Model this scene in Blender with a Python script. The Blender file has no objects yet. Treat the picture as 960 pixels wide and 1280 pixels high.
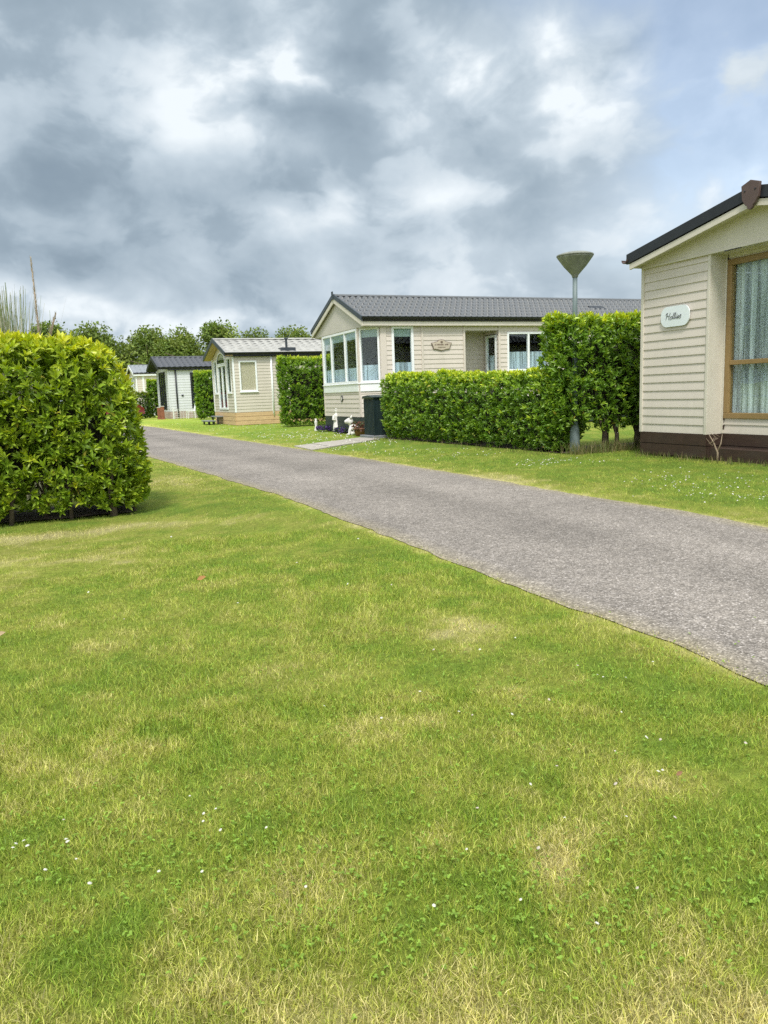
import bpy, math, random
import numpy as np
from mathutils import Vector, Matrix

random.seed(7)
rng = np.random.default_rng(11)
scene = bpy.context.scene
COL = scene.collection
PI = math.pi
V3 = Vector

# ------------------------------------------------------------------ objects
def tag(o, label=None, cat=None, group=None, kind=None):
    if label: o["label"] = label
    if cat: o["category"] = cat
    if group: o["group"] = group
    if kind: o["kind"] = kind
    return o

def empty(name, loc=(0, 0, 0), rz=0.0):
    o = bpy.data.objects.new(name, None)
    o.empty_display_size = 0.2
    o.location = loc
    o.rotation_euler = (0, 0, rz)
    COL.objects.link(o)
    return o

class MB:
    """collects faces, builds one mesh object"""
    def __init__(s):
        s.v = []; s.f = []; s.m = []
    def add(s, vs, fs, mi=0):
        n = len(s.v)
        s.v.extend([tuple(p) for p in vs])
        for f in fs:
            s.f.append(tuple(n + i for i in f)); s.m.append(mi)
        return s
    def box(s, x0, x1, y0, y1, z0, z1, mi=0):
        vs = [(x0,y0,z0),(x1,y0,z0),(x1,y1,z0),(x0,y1,z0),(x0,y0,z1),(x1,y0,z1),(x1,y1,z1),(x0,y1,z1)]
        return s.add(vs, [(0,3,2,1),(4,5,6,7),(0,1,5,4),(1,2,6,5),(2,3,7,6),(3,0,4,7)], mi)
    def obx(s, O, ux, un, a0, a1, b0, b1, c0, c1, mi=0, uz=V3((0,0,1))):
        """box in a local frame: a along ux, b along un (outwards), c along uz"""
        vs = []
        for c in (c0, c1):
            for a, b in ((a0,b0),(a1,b0),(a1,b1),(a0,b1)):
                vs.append(O + ux*a + un*b + uz*c)
        return s.add(vs, [(0,3,2,1),(4,5,6,7),(0,1,5,4),(1,2,6,5),(2,3,7,6),(3,0,4,7)], mi)
    def ext(s, pts, vec, mi=0):
        """extrude a flat polygon along vec"""
        n = len(pts); vec = V3(vec)
        a = [V3(p) for p in pts]; b = [p + vec for p in a]
        fs = [tuple(range(n)), tuple(range(2*n-1, n-1, -1))]
        for i in range(n):
            j = (i+1) % n
            fs.append((i, i+n, j+n, j))
        return s.add(a + b, fs, mi)
    def tube(s, pts, rad, n=8, mi=0, cap=True):
        pts = [V3(p) for p in pts]
        if not hasattr(rad, '__len__'): rad = [rad]*len(pts)
        vs = []; fs = []
        prev = None
        for i, p in enumerate(pts):
            t = (pts[min(i+1, len(pts)-1)] - pts[max(i-1, 0)]).normalized()
            ref = prev if prev is not None else (V3((1,0,0)) if abs(t.x) < .9 else V3((0,1,0)))
            a = (ref - t*ref.dot(t)).normalized(); b = t.cross(a); prev = a
            for k in range(n):
                q = 2*PI*k/n
                vs.append(p + (a*math.cos(q) + b*math.sin(q))*rad[i])
        for i in range(len(pts)-1):
            for k in range(n):
                k2 = (k+1) % n
                fs.append((i*n+k, i*n+k2, (i+1)*n+k2, (i+1)*n+k))
        if cap:
            fs.append(tuple(range(n-1, -1, -1))); L = (len(pts)-1)*n
            fs.append(tuple(range(L, L+n)))
        return s.add(vs, fs, mi)
    def lathe(s, prof, c=(0,0,0), n=24, mi=0):
        vs = []; fs = []
        for r, z in prof:
            for k in range(n):
                q = 2*PI*k/n
                vs.append((c[0]+r*math.cos(q), c[1]+r*math.sin(q), c[2]+z))
        for i in range(len(prof)-1):
            for k in range(n):
                k2 = (k+1) % n
                fs.append((i*n+k, i*n+k2, (i+1)*n+k2, (i+1)*n+k))
        fs.append(tuple(range(n-1,-1,-1))); L = (len(prof)-1)*n
        fs.append(tuple(range(L, L+n)))
        return s.add(vs, fs, mi)
    def build(s, name, mats, parent=None, smooth=False, bevel=0.0):
        me = bpy.data.meshes.new(name)
        me.from_pydata(s.v, [], s.f)
        if not isinstance(mats, (list, tuple)): mats = [mats]
        for m in mats: me.materials.append(m)
        if len(mats) > 1: me.polygons.foreach_set('material_index', s.m)
        if smooth: me.polygons.foreach_set('use_smooth', [True]*len(s.f))
        me.update()
        o = bpy.data.objects.new(name, me)
        COL.objects.link(o)
        if parent: o.parent = parent
        if bevel:
            b = o.modifiers.new('bevel', 'BEVEL'); b.width = bevel; b.segments = 2; b.limit_method = 'ANGLE'
        return o

def np_mesh(name, verts, tris, mats, parent=None, tint=None, smooth=False, mat_idx=None):
    """fast triangle mesh from numpy arrays with an optional per-vertex colour"""
    me = bpy.data.meshes.new(name)
    nv, nt = len(verts), len(tris)
    me.vertices.add(nv); me.loops.add(nt*3); me.polygons.add(nt)
    me.vertices.foreach_set('co', np.ascontiguousarray(verts, np.float32).ravel())
    me.loops.foreach_set('vertex_index', np.ascontiguousarray(tris, np.int32).ravel())
    me.polygons.foreach_set('loop_start', np.arange(0, nt*3, 3, dtype=np.int32))
    if mat_idx is not None: me.polygons.foreach_set('material_index', np.ascontiguousarray(mat_idx, np.int32))
    if smooth: me.polygons.foreach_set('use_smooth', np.ones(nt, bool))
    if not isinstance(mats, (list, tuple)): mats = [mats]
    for m in mats: me.materials.append(m)
    if tint is not None:
        a = me.color_attributes.new('tint', 'FLOAT_COLOR', 'POINT')
        c = np.ones((nv, 4), np.float32); c[:, :3] = tint
        a.data.foreach_set('color', c.ravel())
    me.update(calc_edges=True)
    o = bpy.data.objects.new(name, me)
    COL.objects.link(o)
    if parent: o.parent = parent
    return o

# ------------------------------------------------------------------ noise in numpy
def _hash(i, j, seed):
    n = (i*374761393 + j*668265263 + seed*974634777) & 0xffffffff
    n = ((n ^ (n >> 13))*1274126177) & 0xffffffff
    return ((n ^ (n >> 16)) & 0xffff)/65535.0
def vnoise(x, y, seed=0):
    xi = np.floor(x).astype(np.int64); yi = np.floor(y).astype(np.int64)
    fx = x-xi; fy = y-yi
    fx = fx*fx*(3-2*fx); fy = fy*fy*(3-2*fy)
    a = _hash(xi, yi, seed); b = _hash(xi+1, yi, seed); c = _hash(xi, yi+1, seed); d = _hash(xi+1, yi+1, seed)
    return (a*(1-fx)+b*fx)*(1-fy) + (c*(1-fx)+d*fx)*fy
def fbm(x, y, seed=0, o=4):
    t = 0; w = .5; tot = 0
    for k in range(o):
        t = t + w*vnoise(x*2**k+17.3*k, y*2**k-9.1*k, seed+k); tot += w; w *= .55
    return t/tot

# ------------------------------------------------------------------ materials
MATS = {}
def new_mat(name):
    m = bpy.data.materials.new(name); m.use_nodes = True
    nt = m.node_tree; nt.nodes.clear()
    return m, nt, nt.nodes, nt.links
def N(nt, typ, **kw):
    n = nt.nodes.new(typ)
    for k, v in kw.items():
        if k == 'inp':
            for kk, vv in v.items(): n.inputs[kk].default_value = vv
        else: setattr(n, k, v)
    return n
def paint(name, c, rough=.5, var=.12, scale=6.0, stretch=(1,1,1), spec=.5, bump=.0, bscale=60., dirt=None, dirt_amt=.3, metal=0.0):
    """base colour with two scales of wear, a dirt tint and a little bump"""
    m, nt, nd, lk = new_mat(name)
    out = N(nt, 'ShaderNodeOutputMaterial'); b = N(nt, 'ShaderNodeBsdfPrincipled')
    b.inputs['Roughness'].default_value = rough; b.inputs['Specular IOR Level'].default_value = spec
    b.inputs['Metallic'].default_value = metal
    tc = N(nt, 'ShaderNodeTexCoord'); mp = N(nt, 'ShaderNodeMapping'); mp.inputs['Scale'].default_value = stretch
    lk.new(tc.outputs['Object'], mp.inputs['Vector'])
    n1 = N(nt, 'ShaderNodeTexNoise', inp={'Scale': scale, 'Detail': 8., 'Roughness': .65})
    n2 = N(nt, 'ShaderNodeTexNoise', inp={'Scale': scale*.23, 'Detail': 4., 'Roughness': .6})
    lk.new(mp.outputs[0], n1.inputs['Vector']); lk.new(mp.outputs[0], n2.inputs['Vector'])
    mr = N(nt, 'ShaderNodeMapRange', inp={'From Min': .3, 'From Max': .7, 'To Min': 1-var, 'To Max': 1+var})
    lk.new(n1.outputs['Fac'], mr.inputs['Value'])
    mx = N(nt, 'ShaderNodeMix', data_type='RGBA', blend_type='MULTIPLY')
    mx.inputs['Factor'].default_value = 1; mx.inputs[6].default_value = (*c, 1)
    cc = N(nt, 'ShaderNodeCombineColor')
    for i in range(3): lk.new(mr.outputs[0], cc.inputs[i])
    lk.new(cc.outputs[0], mx.inputs[7])
    d = dirt or (c[0]*.6, c[1]*.58, c[2]*.5)
    mr2 = N(nt, 'ShaderNodeMapRange', inp={'From Min': .48, 'From Max': .75, 'To Min': 0., 'To Max': dirt_amt})
    lk.new(n2.outputs['Fac'], mr2.inputs['Value'])
    mx2 = N(nt, 'ShaderNodeMix', data_type='RGBA')
    lk.new(mr2.outputs[0], mx2.inputs['Factor']); lk.new(mx.outputs[2], mx2.inputs[6]); mx2.inputs[7].default_value = (*d, 1)
    lk.new(mx2.outputs[2], b.inputs['Base Color'])
    if bump:
        n3 = N(nt, 'ShaderNodeTexNoise', inp={'Scale': bscale, 'Detail': 5.})
        lk.new(tc.outputs['Object'], n3.inputs['Vector'])
        bp = N(nt, 'ShaderNodeBump', inp={'Strength': bump, 'Distance': .01})
        lk.new(n3.outputs['Fac'], bp.inputs['Height']); lk.new(bp.outputs[0], b.inputs['Normal'])
    lk.new(b.outputs[0], out.inputs[0])
    return m

def add_streaks(m, amt=.22, col=(.36,.36,.26)):
    """rain streaks and splashed dirt above the skirting on cladding"""
    nt = m.node_tree; lk = nt.links
    b = [n for n in nt.nodes if n.type == 'BSDF_PRINCIPLED'][0]
    src = b.inputs['Base Color'].links[0].from_socket
    tc = N(nt, 'ShaderNodeTexCoord'); mp = N(nt, 'ShaderNodeMapping'); mp.inputs['Scale'].default_value = (9,9,.55)
    lk.new(tc.outputs['Object'], mp.inputs['Vector'])
    n = N(nt, 'ShaderNodeTexNoise', inp={'Scale': 1.6, 'Detail': 7., 'Roughness': .7}); lk.new(mp.outputs[0], n.inputs['Vector'])
    r = N(nt, 'ShaderNodeMapRange', inp={'From Min': .5, 'From Max': .8, 'To Min': 0., 'To Max': amt}); lk.new(n.outputs['Fac'], r.inputs['Value'])
    sp = N(nt, 'ShaderNodeSeparateXYZ'); lk.new(tc.outputs['Object'], sp.inputs[0])
    lo = N(nt, 'ShaderNodeMapRange', inp={'From Min': .85, 'From Max': .35, 'To Min': 0., 'To Max': amt*1.4}); lk.new(sp.outputs[2], lo.inputs['Value'])
    n2 = N(nt, 'ShaderNodeTexNoise', inp={'Scale': 14., 'Detail': 6., 'Roughness': .7}); lk.new(tc.outputs['Object'], n2.inputs['Vector'])
    lm = N(nt, 'ShaderNodeMath', operation='MULTIPLY'); lk.new(lo.outputs[0], lm.inputs[0]); lk.new(n2.outputs['Fac'], lm.inputs[1])
    ad = N(nt, 'ShaderNodeMath', operation='ADD', use_clamp=True); lk.new(r.outputs[0], ad.inputs[0]); lk.new(lm.outputs[0], ad.inputs[1])
    mx = N(nt, 'ShaderNodeMix', data_type='RGBA'); lk.new(ad.outputs[0], mx.inputs['Factor']); lk.new(src, mx.inputs[6]); mx.inputs[7].default_value = (*col, 1)
    lk.new(mx.outputs[2], b.inputs['Base Color'])

def leaf_mat(name, rough=.4, trans=.3, spec=.5, nvar=.0):
    """leaf surface: colour of each leaf from its own 'tint', some light coming through"""
    m, nt, nd, lk = new_mat(name)
    out = N(nt, 'ShaderNodeOutputMaterial'); b = N(nt, 'ShaderNodeBsdfPrincipled')
    b.inputs['Roughness'].default_value = rough; b.inputs['Specular IOR Level'].default_value = spec
    at = N(nt, 'ShaderNodeAttribute', attribute_name='tint')
    lk.new(at.outputs['Color'], b.inputs['Base Color'])
    tr = N(nt, 'ShaderNodeBsdfTranslucent')
    hs = N(nt, 'ShaderNodeHueSaturation', inp={'Hue': .49, 'Saturation': 1.1, 'Value': 1.25})
    lk.new(at.outputs['Color'], hs.inputs['Color']); lk.new(hs.outputs[0], tr.inputs['Color'])
    ms = N(nt, 'ShaderNodeMixShader'); ms.inputs[0].default_value = trans
    lk.new(b.outputs[0], ms.inputs[1]); lk.new(tr.outputs[0], ms.inputs[2]); lk.new(ms.outputs[0], out.inputs[0])
    return m

def glass_mat(name, tint=(.93,.965,.965), ior=1.75):
    m, nt, nd, lk = new_mat(name)
    out = N(nt, 'ShaderNodeOutputMaterial')
    t = N(nt, 'ShaderNodeBsdfTransparent'); t.inputs[0].default_value = (*tint, 1)
    g = N(nt, 'ShaderNodeBsdfGlossy'); g.inputs['Roughness'].default_value = .015; g.inputs[0].default_value = (.95,1,1,1)
    lw = N(nt, 'ShaderNodeLayerWeight'); lw.inputs['Blend'].default_value = .5
    pw = N(nt, 'ShaderNodeMath', operation='POWER'); lk.new(lw.outputs['Facing'], pw.inputs[0]); pw.inputs[1].default_value = 5.
    f = N(nt, 'ShaderNodeMapRange', inp={'To Min': .03, 'To Max': .9}); lk.new(pw.outputs[0], f.inputs['Value'])
    tc = N(nt, 'ShaderNodeTexCoord'); n = N(nt, 'ShaderNodeTexNoise', inp={'Scale': 1.3, 'Detail': 1.})
    bp = N(nt, 'ShaderNodeBump', inp={'Strength': .05, 'Distance': .05})
    lk.new(tc.outputs['Object'], n.inputs['Vector']); lk.new(n.outputs['Fac'], bp.inputs['Height'])
    lk.new(bp.outputs[0], g.inputs['Normal'])
    ms = N(nt, 'ShaderNodeMixShader')
    lk.new(f.outputs[0], ms.inputs[0]); lk.new(t.outputs[0], ms.inputs[1]); lk.new(g.outputs[0], ms.inputs[2])
    lk.new(ms.outputs[0], out.inputs[0])
    return m

def lace_mat(name, c=(.72,.80,.84), cover=.62, scale=22.):
    """net curtain: sheer cloth, denser where the woven pattern is"""
    m, nt, nd, lk = new_mat(name)
    out = N(nt, 'ShaderNodeOutputMaterial')
    d = N(nt, 'ShaderNodeBsdfDiffuse'); d.inputs[0].default_value = (*c, 1)
    tl = N(nt, 'ShaderNodeBsdfTranslucent'); tl.inputs[0].default_value = (*c, 1)
    a = N(nt, 'ShaderNodeMixShader'); a.inputs[0].default_value = .25
    lk.new(d.outputs[0], a.inputs[1]); lk.new(tl.outputs[0], a.inputs[2])
    tc = N(nt, 'ShaderNodeTexCoord')
    v = N(nt, 'ShaderNodeTexVoronoi', feature='DISTANCE_TO_EDGE', inp={'Scale': scale})
    nz = N(nt, 'ShaderNodeTexNoise', inp={'Scale': scale*.5, 'Detail': 3.})
    lk.new(tc.outputs['Object'], v.inputs['Vector'])
    r1 = N(nt, 'ShaderNodeMapRange', inp={'From Min': .02, 'From Max': .10, 'To Min': .16, 'To Max': 0.})
    r2 = N(nt, 'ShaderNodeMapRange', inp={'From Min': .36, 'From Max': .64, 'To Min': cover-.30, 'To Max': cover+.34})
    mp = N(nt, 'ShaderNodeMapping'); mp.inputs['Scale'].default_value = (1,1,.045); lk.new(tc.outputs['Object'], mp.inputs['Vector']); lk.new(mp.outputs[0], nz.inputs['Vector'])
    lk.new(v.outputs['Distance'], r1.inputs['Value']); lk.new(nz.outputs['Fac'], r2.inputs['Value'])
    ad = N(nt, 'ShaderNodeMath', operation='ADD', use_clamp=True)
    lk.new(r1.outputs[0], ad.inputs[0]); lk.new(r2.outputs[0], ad.inputs[1])
    t = N(nt, 'ShaderNodeBsdfTransparent')
    ms = N(nt, 'ShaderNodeMixShader')
    lk.new(ad.outputs[0], ms.inputs[0]); lk.new(t.outputs[0], ms.inputs[1]); lk.new(a.outputs[0], ms.inputs[2])
    lk.new(ms.outputs[0], out.inputs[0])
    return m

def asphalt_mat():
    m, nt, nd, lk = new_mat('asphalt')
    out = N(nt, 'ShaderNodeOutputMaterial'); b = N(nt, 'ShaderNodeBsdfPrincipled')
    b.inputs['Roughness'].default_value = .85; b.inputs['Specular IOR Level'].default_value = .25
    tc = N(nt, 'ShaderNodeTexCoord')
    vo = N(nt, 'ShaderNodeTexVoronoi', inp={'Scale': 150., 'Randomness': 1.})
    vo2 = N(nt, 'ShaderNodeTexVoronoi', inp={'Scale': 47.})
    n1 = N(nt, 'ShaderNodeTexNoise', inp={'Scale': .7, 'Detail': 6., 'Roughness': .6})
    n2 = N(nt, 'ShaderNodeTexNoise', inp={'Scale': 9., 'Detail': 6., 'Roughness': .7})
    n4 = N(nt, 'ShaderNodeTexNoise', inp={'Scale': 45., 'Detail': 3., 'Roughness': .7})
    for n in (vo, vo2, n1, n2, n4): lk.new(tc.outputs['Object'], n.inputs['Vector'])
    rp = N(nt, 'ShaderNodeValToRGB')
    e = rp.color_ramp.elements
    e[0].position = 0; e[0].color = (.133,.116,.10,1); e[1].position = 1; e[1].color = (.50,.455,.425,1)
    for p, c in ((.35,(.205,.181,.158)), (.7,(.266,.235,.205)), (.9,(.365,.325,.285))):
        k = e.new(p); k.color = (*c, 1)
    sc = N(nt, 'ShaderNodeSeparateColor'); lk.new(vo.outputs['Color'], sc.inputs[0])
    lk.new(sc.outputs[0], rp.inputs[0])
    sc2 = N(nt, 'ShaderNodeSeparateColor'); lk.new(vo2.outputs['Color'], sc2.inputs[0])
    rp2 = N(nt, 'ShaderNodeMapRange', inp={'To Min': .86, 'To Max': 1.14}); lk.new(sc2.outputs[1], rp2.inputs['Value'])
    r1 = N(nt, 'ShaderNodeMapRange', inp={'From Min': .3, 'From Max': .7, 'To Min': .80, 'To Max': 1.10}); lk.new(n1.outputs['Fac'], r1.inputs['Value'])
    r2 = N(nt, 'ShaderNodeMapRange', inp={'From Min': .25, 'From Max': .75, 'To Min': .8, 'To Max': 1.2}); lk.new(n2.outputs['Fac'], r2.inputs['Value'])
    r4 = N(nt, 'ShaderNodeMapRange', inp={'From Min': .25, 'From Max': .75, 'To Min': .82, 'To Max': 1.18}); lk.new(n4.outputs['Fac'], r4.inputs['Value'])
    mm = N(nt, 'ShaderNodeMath', operation='MULTIPLY'); lk.new(r1.outputs[0], mm.inputs[0]); lk.new(r2.outputs[0], mm.inputs[1])
    mn = N(nt, 'ShaderNodeMath', operation='MULTIPLY'); lk.new(mm.outputs[0], mn.inputs[0]); lk.new(rp2.outputs[0], mn.inputs[1])
    mo = N(nt, 'ShaderNodeMath', operation='MULTIPLY'); lk.new(mn.outputs[0], mo.inputs[0]); lk.new(r4.outputs[0], mo.inputs[1])
    vm = N(nt, 'ShaderNodeVectorMath', operation='SCALE'); lk.new(rp.outputs[0], vm.inputs[0]); lk.new(mo.outputs[0], vm.inputs['Scale'])
    at = N(nt, 'ShaderNodeAttribute', attribute_name='tint')
    wm = N(nt, 'ShaderNodeVectorMath', operation='MULTIPLY'); lk.new(vm.outputs[0], wm.inputs[0]); lk.new(at.outputs['Color'], wm.inputs[1])
    lk.new(wm.outputs[0], b.inputs['Base Color'])
    bp = N(nt, 'ShaderNodeBump', inp={'Strength': .6, 'Distance': .005})
    lk.new(sc.outputs[0], bp.inputs['Height']); lk.new(bp.outputs[0], b.inputs['Normal'])
    lk.new(b.outputs[0], out.inputs[0])
    return m

def soil_mat():
    """ground under the grass: dry/green map with shade between blades put in, broken up finely"""
    m, nt, nd, lk = new_mat('turf')
    out = N(nt, 'ShaderNodeOutputMaterial'); b = N(nt, 'ShaderNodeBsdfPrincipled')
    b.inputs['Roughness'].default_value = .95; b.inputs['Specular IOR Level'].default_value = .1
    at = N(nt, 'ShaderNodeAttribute', attribute_name='tint')
    tc = N(nt, 'ShaderNodeTexCoord')
    n1 = N(nt, 'ShaderNodeTexNoise', inp={'Scale': 28., 'Detail': 8., 'Roughness': .75})
    n2 = N(nt, 'ShaderNodeTexNoise', inp={'Scale': 1.7, 'Detail': 5., 'Roughness': .65})
    for n in (n1, n2): lk.new(tc.outputs['Object'], n.inputs['Vector'])
    r1 = N(nt, 'ShaderNodeMapRange', inp={'From Min': .3, 'From Max': .7, 'To Min': .55, 'To Max': 1.4}); lk.new(n1.outputs['Fac'], r1.inputs['Value'])
    r2 = N(nt, 'ShaderNodeMapRange', inp={'From Min': .3, 'From Max': .7, 'To Min': .85, 'To Max': 1.15}); lk.new(n2.outputs['Fac'], r2.inputs['Value'])
    mm = N(nt, 'ShaderNodeMath', operation='MULTIPLY'); lk.new(r1.outputs[0], mm.inputs[0]); lk.new(r2.outputs[0], mm.inputs[1])
    vm = N(nt, 'ShaderNodeVectorMath', operation='SCALE'); lk.new(at.outputs['Color'], vm.inputs[0]); lk.new(mm.outputs[0], vm.inputs['Scale'])
    lk.new(vm.outputs[0], b.inputs['Base Color'])
    bp = N(nt, 'ShaderNodeBump', inp={'Strength': .6, 'Distance': .02})
    lk.new(n1.outputs['Fac'], bp.inputs['Height']); lk.new(bp.outputs[0], b.inputs['Normal'])
    lk.new(b.outputs[0], out.inputs[0])
    return m

M = {}
M['cream']   = paint('cream_vinyl', (.62,.555,.492), .45, .04, 3., (1,1,.4), dirt=(.42,.39,.29), dirt_amt=.28)
M['cream2']  = paint('cream_trim', (.63,.58,.50), .42, .05, 4., dirt=(.45,.42,.30), dirt_amt=.35)
M['greige']  = paint('grey_cream_panel', (.52,.485,.44), .5, .04, 3., dirt_amt=.15)
M['beige']   = paint('warm_beige_vinyl', (.57,.52,.445), .45, .04, 3., (1,1,.4), dirt_amt=.2)
M['palegrey']= paint('pale_grey_cladding', (.62,.64,.66), .5, .05, 3., (1,1,.4), dirt_amt=.2)
M['white']   = paint('white_upvc', (.80,.82,.83), .3, .03, 5., dirt=(.6,.6,.55), dirt_amt=.15)
M['black']   = paint('black_trim', (.018,.020,.024), .4, .2, 5.)
M['navy']    = paint('dark_slate_trim', (.035,.045,.055), .4, .15, 5.)
M['tile']    = paint('slate_grey_tile', (.112,.118,.124), .34, .18, 14., spec=.45, bump=.25, bscale=200., dirt=(.14,.14,.12), dirt_amt=.4)
M['tile_dk'] = paint('charcoal_tile', (.075,.08,.092), .55, .2, 14., bump=.25, bscale=200., dirt_amt=.4)
M['tile_lt'] = paint('weathered_pale_tile', (.36,.355,.33), .65, .2, 5., bump=.25, bscale=200., dirt=(.23,.225,.20), dirt_amt=.6)
M['tile_blue']= paint('pale_slate_tile', (.24,.26,.28), .6, .15, 9., dirt_amt=.4)
M['brownskirt']= paint('dark_brown_skirt', (.042,.022,.014), .6, .25, 7., (1,1,3), dirt=(.055,.042,.032), dirt_amt=.5, bump=.15, bscale=90.)
M['badge']   = paint('brown_badge', (.095,.062,.055), .5, .1, 9.)
M['greenskirt']= paint('green_black_skirt', (.018,.028,.027), .55, .3, 6., (1,1,2), dirt=(.045,.055,.04), dirt_amt=.5)
M['timber']  = paint('new_timber', (.58,.40,.22), .7, .2, 5., (1,1,7), dirt=(.40,.26,.14), dirt_amt=.6, bump=.1)
M['brass']   = paint('gold_frame', (.27,.175,.07), .42, .1, 8., dirt=(.23,.16,.07), dirt_amt=.5)
M['soffit']  = paint('ochre_soffit', (.42,.31,.12), .6, .12, 6.)
M['dark_in'] = paint('room_lining', (.04,.038,.034), .9, .2, 2.)
M['room_floor'] = paint('room_carpet', (.10,.07,.05), .95, .2, 3.)
M['blind']   = paint('woven_blind', (.60,.49,.36), .8, .18, 30., (.3,.3,6), dirt_amt=.2)
M['rollblind']= paint('roller_blind', (.42,.50,.48), .8, .05, 9.)
M['sheer']   = lace_mat('net_curtain', (.76,.87,.95), .66, 34.)
M['lace']    = lace_mat('lace_curtain', (.86,.92,.93), .64, 24.)
M['glass']   = glass_mat('window_glass')
M['lampgrey']= paint('grey_green_lamp', (.235,.245,.215), .6, .25, 9., (2.5,2.5,.35), dirt=(.11,.12,.085), dirt_amt=.8)
M['lampglass']= paint('lamp_cover', (.62,.63,.6), .45, .08, 9., dirt=(.4,.42,.33), dirt_amt=.5)
M['pole']    = paint('pole_grey_green', (.15,.195,.20), .5, .15, 9., (1,1,.2), dirt=(.12,.15,.13), dirt_amt=.5)
M['binlid']  = paint('dark_green_metal', (.013,.026,.028), .4, .2, 6., (1,1,.3), dirt=(.05,.07,.06), dirt_amt=.5)
M['slab']    = paint('concrete_slab', (.38,.345,.30), .85, .2, 12., bump=.3, dirt=(.3,.27,.22), dirt_amt=.5)
M['greyslab']= paint('grey_concrete', (.20,.21,.22), .85, .2, 9., bump=.3)
M['stone']   = paint('white_stone', (.72,.70,.66), .7, .15, 22., dirt=(.36,.36,.33), dirt_amt=.8, bump=.3)
M['sign_w']  = paint('white_enamel', (.74,.79,.82), .3, .03, 6.)
M['ink']     = paint('grey_ink', (.13,.14,.16), .5, .1, 9.)
M['signstone']= paint('carved_plaque', (.50,.43,.34), .6, .15, 25., dirt=(.3,.25,.2), dirt_amt=.6)
M['signbrown']= paint('plaque_brown', (.16,.115,.085), .6, .2, 15.)
M['bark']    = paint('bark', (.10,.075,.055), .9, .35, 14., (3,3,.6), bump=.8, bscale=40.)
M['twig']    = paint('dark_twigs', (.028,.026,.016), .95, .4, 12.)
M['deadwood']= paint('dead_wood', (.31,.24,.17), .85, .2, 22.)
M['earth']   = paint('bare_earth', (.085,.062,.042), .95, .4, 16., bump=.8, bscale=40., dirt=(.17,.13,.08), dirt_amt=.7)
M['brickskirt']= paint('pink_brick', (.46,.36,.32), .8, .25, 10., (1,1,2), dirt_amt=.4)
M['rust']    = paint('rusty_brown', (.24,.085,.045), .7, .3, 9.)
M['red_car'] = paint('dark_red_paint', (.16,.012,.018), .2, .05, 3.)
M['rubber']  = paint('rubber', (.02,.02,.02), .8, .2, 9.)
M['chrome']  = paint('bright_metal', (.6,.6,.6), .25, .05, 9., metal=.9)
M['wire']    = paint('white_wire', (.7,.71,.7), .5, .1, 9.)
M['terracotta'] = paint('terracotta', (.27,.13,.08), .8, .25, 14.)
M['asphalt'] = asphalt_mat()
M['turf']    = soil_mat()
M['leaf']    = leaf_mat('laurel_leaf', .36, .28, .6)
M['leaf_m']  = leaf_mat('hedge_leaf', .42, .22, .4)
M['leaf_t']  = leaf_mat('tree_leaf', .55, .3, .3)
M['blade']   = leaf_mat('grass_blade', .5, .35, .3)
M['petal']   = leaf_mat('petal', .6, .3, .3)

for k in ('cream','cream2','beige'): add_streaks(M[k])
add_streaks(M['palegrey'], .18, (.42,.44,.38))
# ------------------------------------------------------------------ camera
H, F = 1.05, 962.0
P, R = math.atan(149/962.), math.radians(2.1)
cam = bpy.data.cameras.new('camera'); camo = bpy.data.objects.new('camera', cam); COL.objects.link(camo)
cam.sensor_fit = 'VERTICAL'; cam.sensor_height = 24.0; cam.sensor_width = 24.0
cam.lens = F/1280*24.0
cam.clip_start = .05; cam.clip_end = 3000
Rv = V3((1,0,0)); Uv = V3((0,math.sin(P),math.cos(P))); Bv = V3((0,-math.cos(P),math.sin(P)))
Xc = Rv*math.cos(R) - Uv*math.sin(R); Yc = Rv*math.sin(R) + Uv*math.cos(R)
mt = Matrix((Xc, Yc, Bv)).transposed().to_4x4(); mt.translation = (0,0,H)
camo.matrix_world = mt
scene.camera = camo

# ------------------------------------------------------------------ light
SUN_EL, SUN_AZ = math.radians(55), math.radians(186)      # azimuth from +Y clockwise: behind the camera
sd = V3((math.sin(SUN_AZ)*math.cos(SUN_EL), math.cos(SUN_AZ)*math.cos(SUN_EL), math.sin(SUN_EL)))
sl = bpy.data.lights.new('sun', 'SUN'); sl.energy = 2.4; sl.angle = math.radians(10); sl.color = (1,.955,.88)
so = bpy.data.objects.new('sun', sl); COL.objects.link(so)
so.rotation_euler = sd.to_track_quat('Z', 'Y').to_euler()

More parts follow.
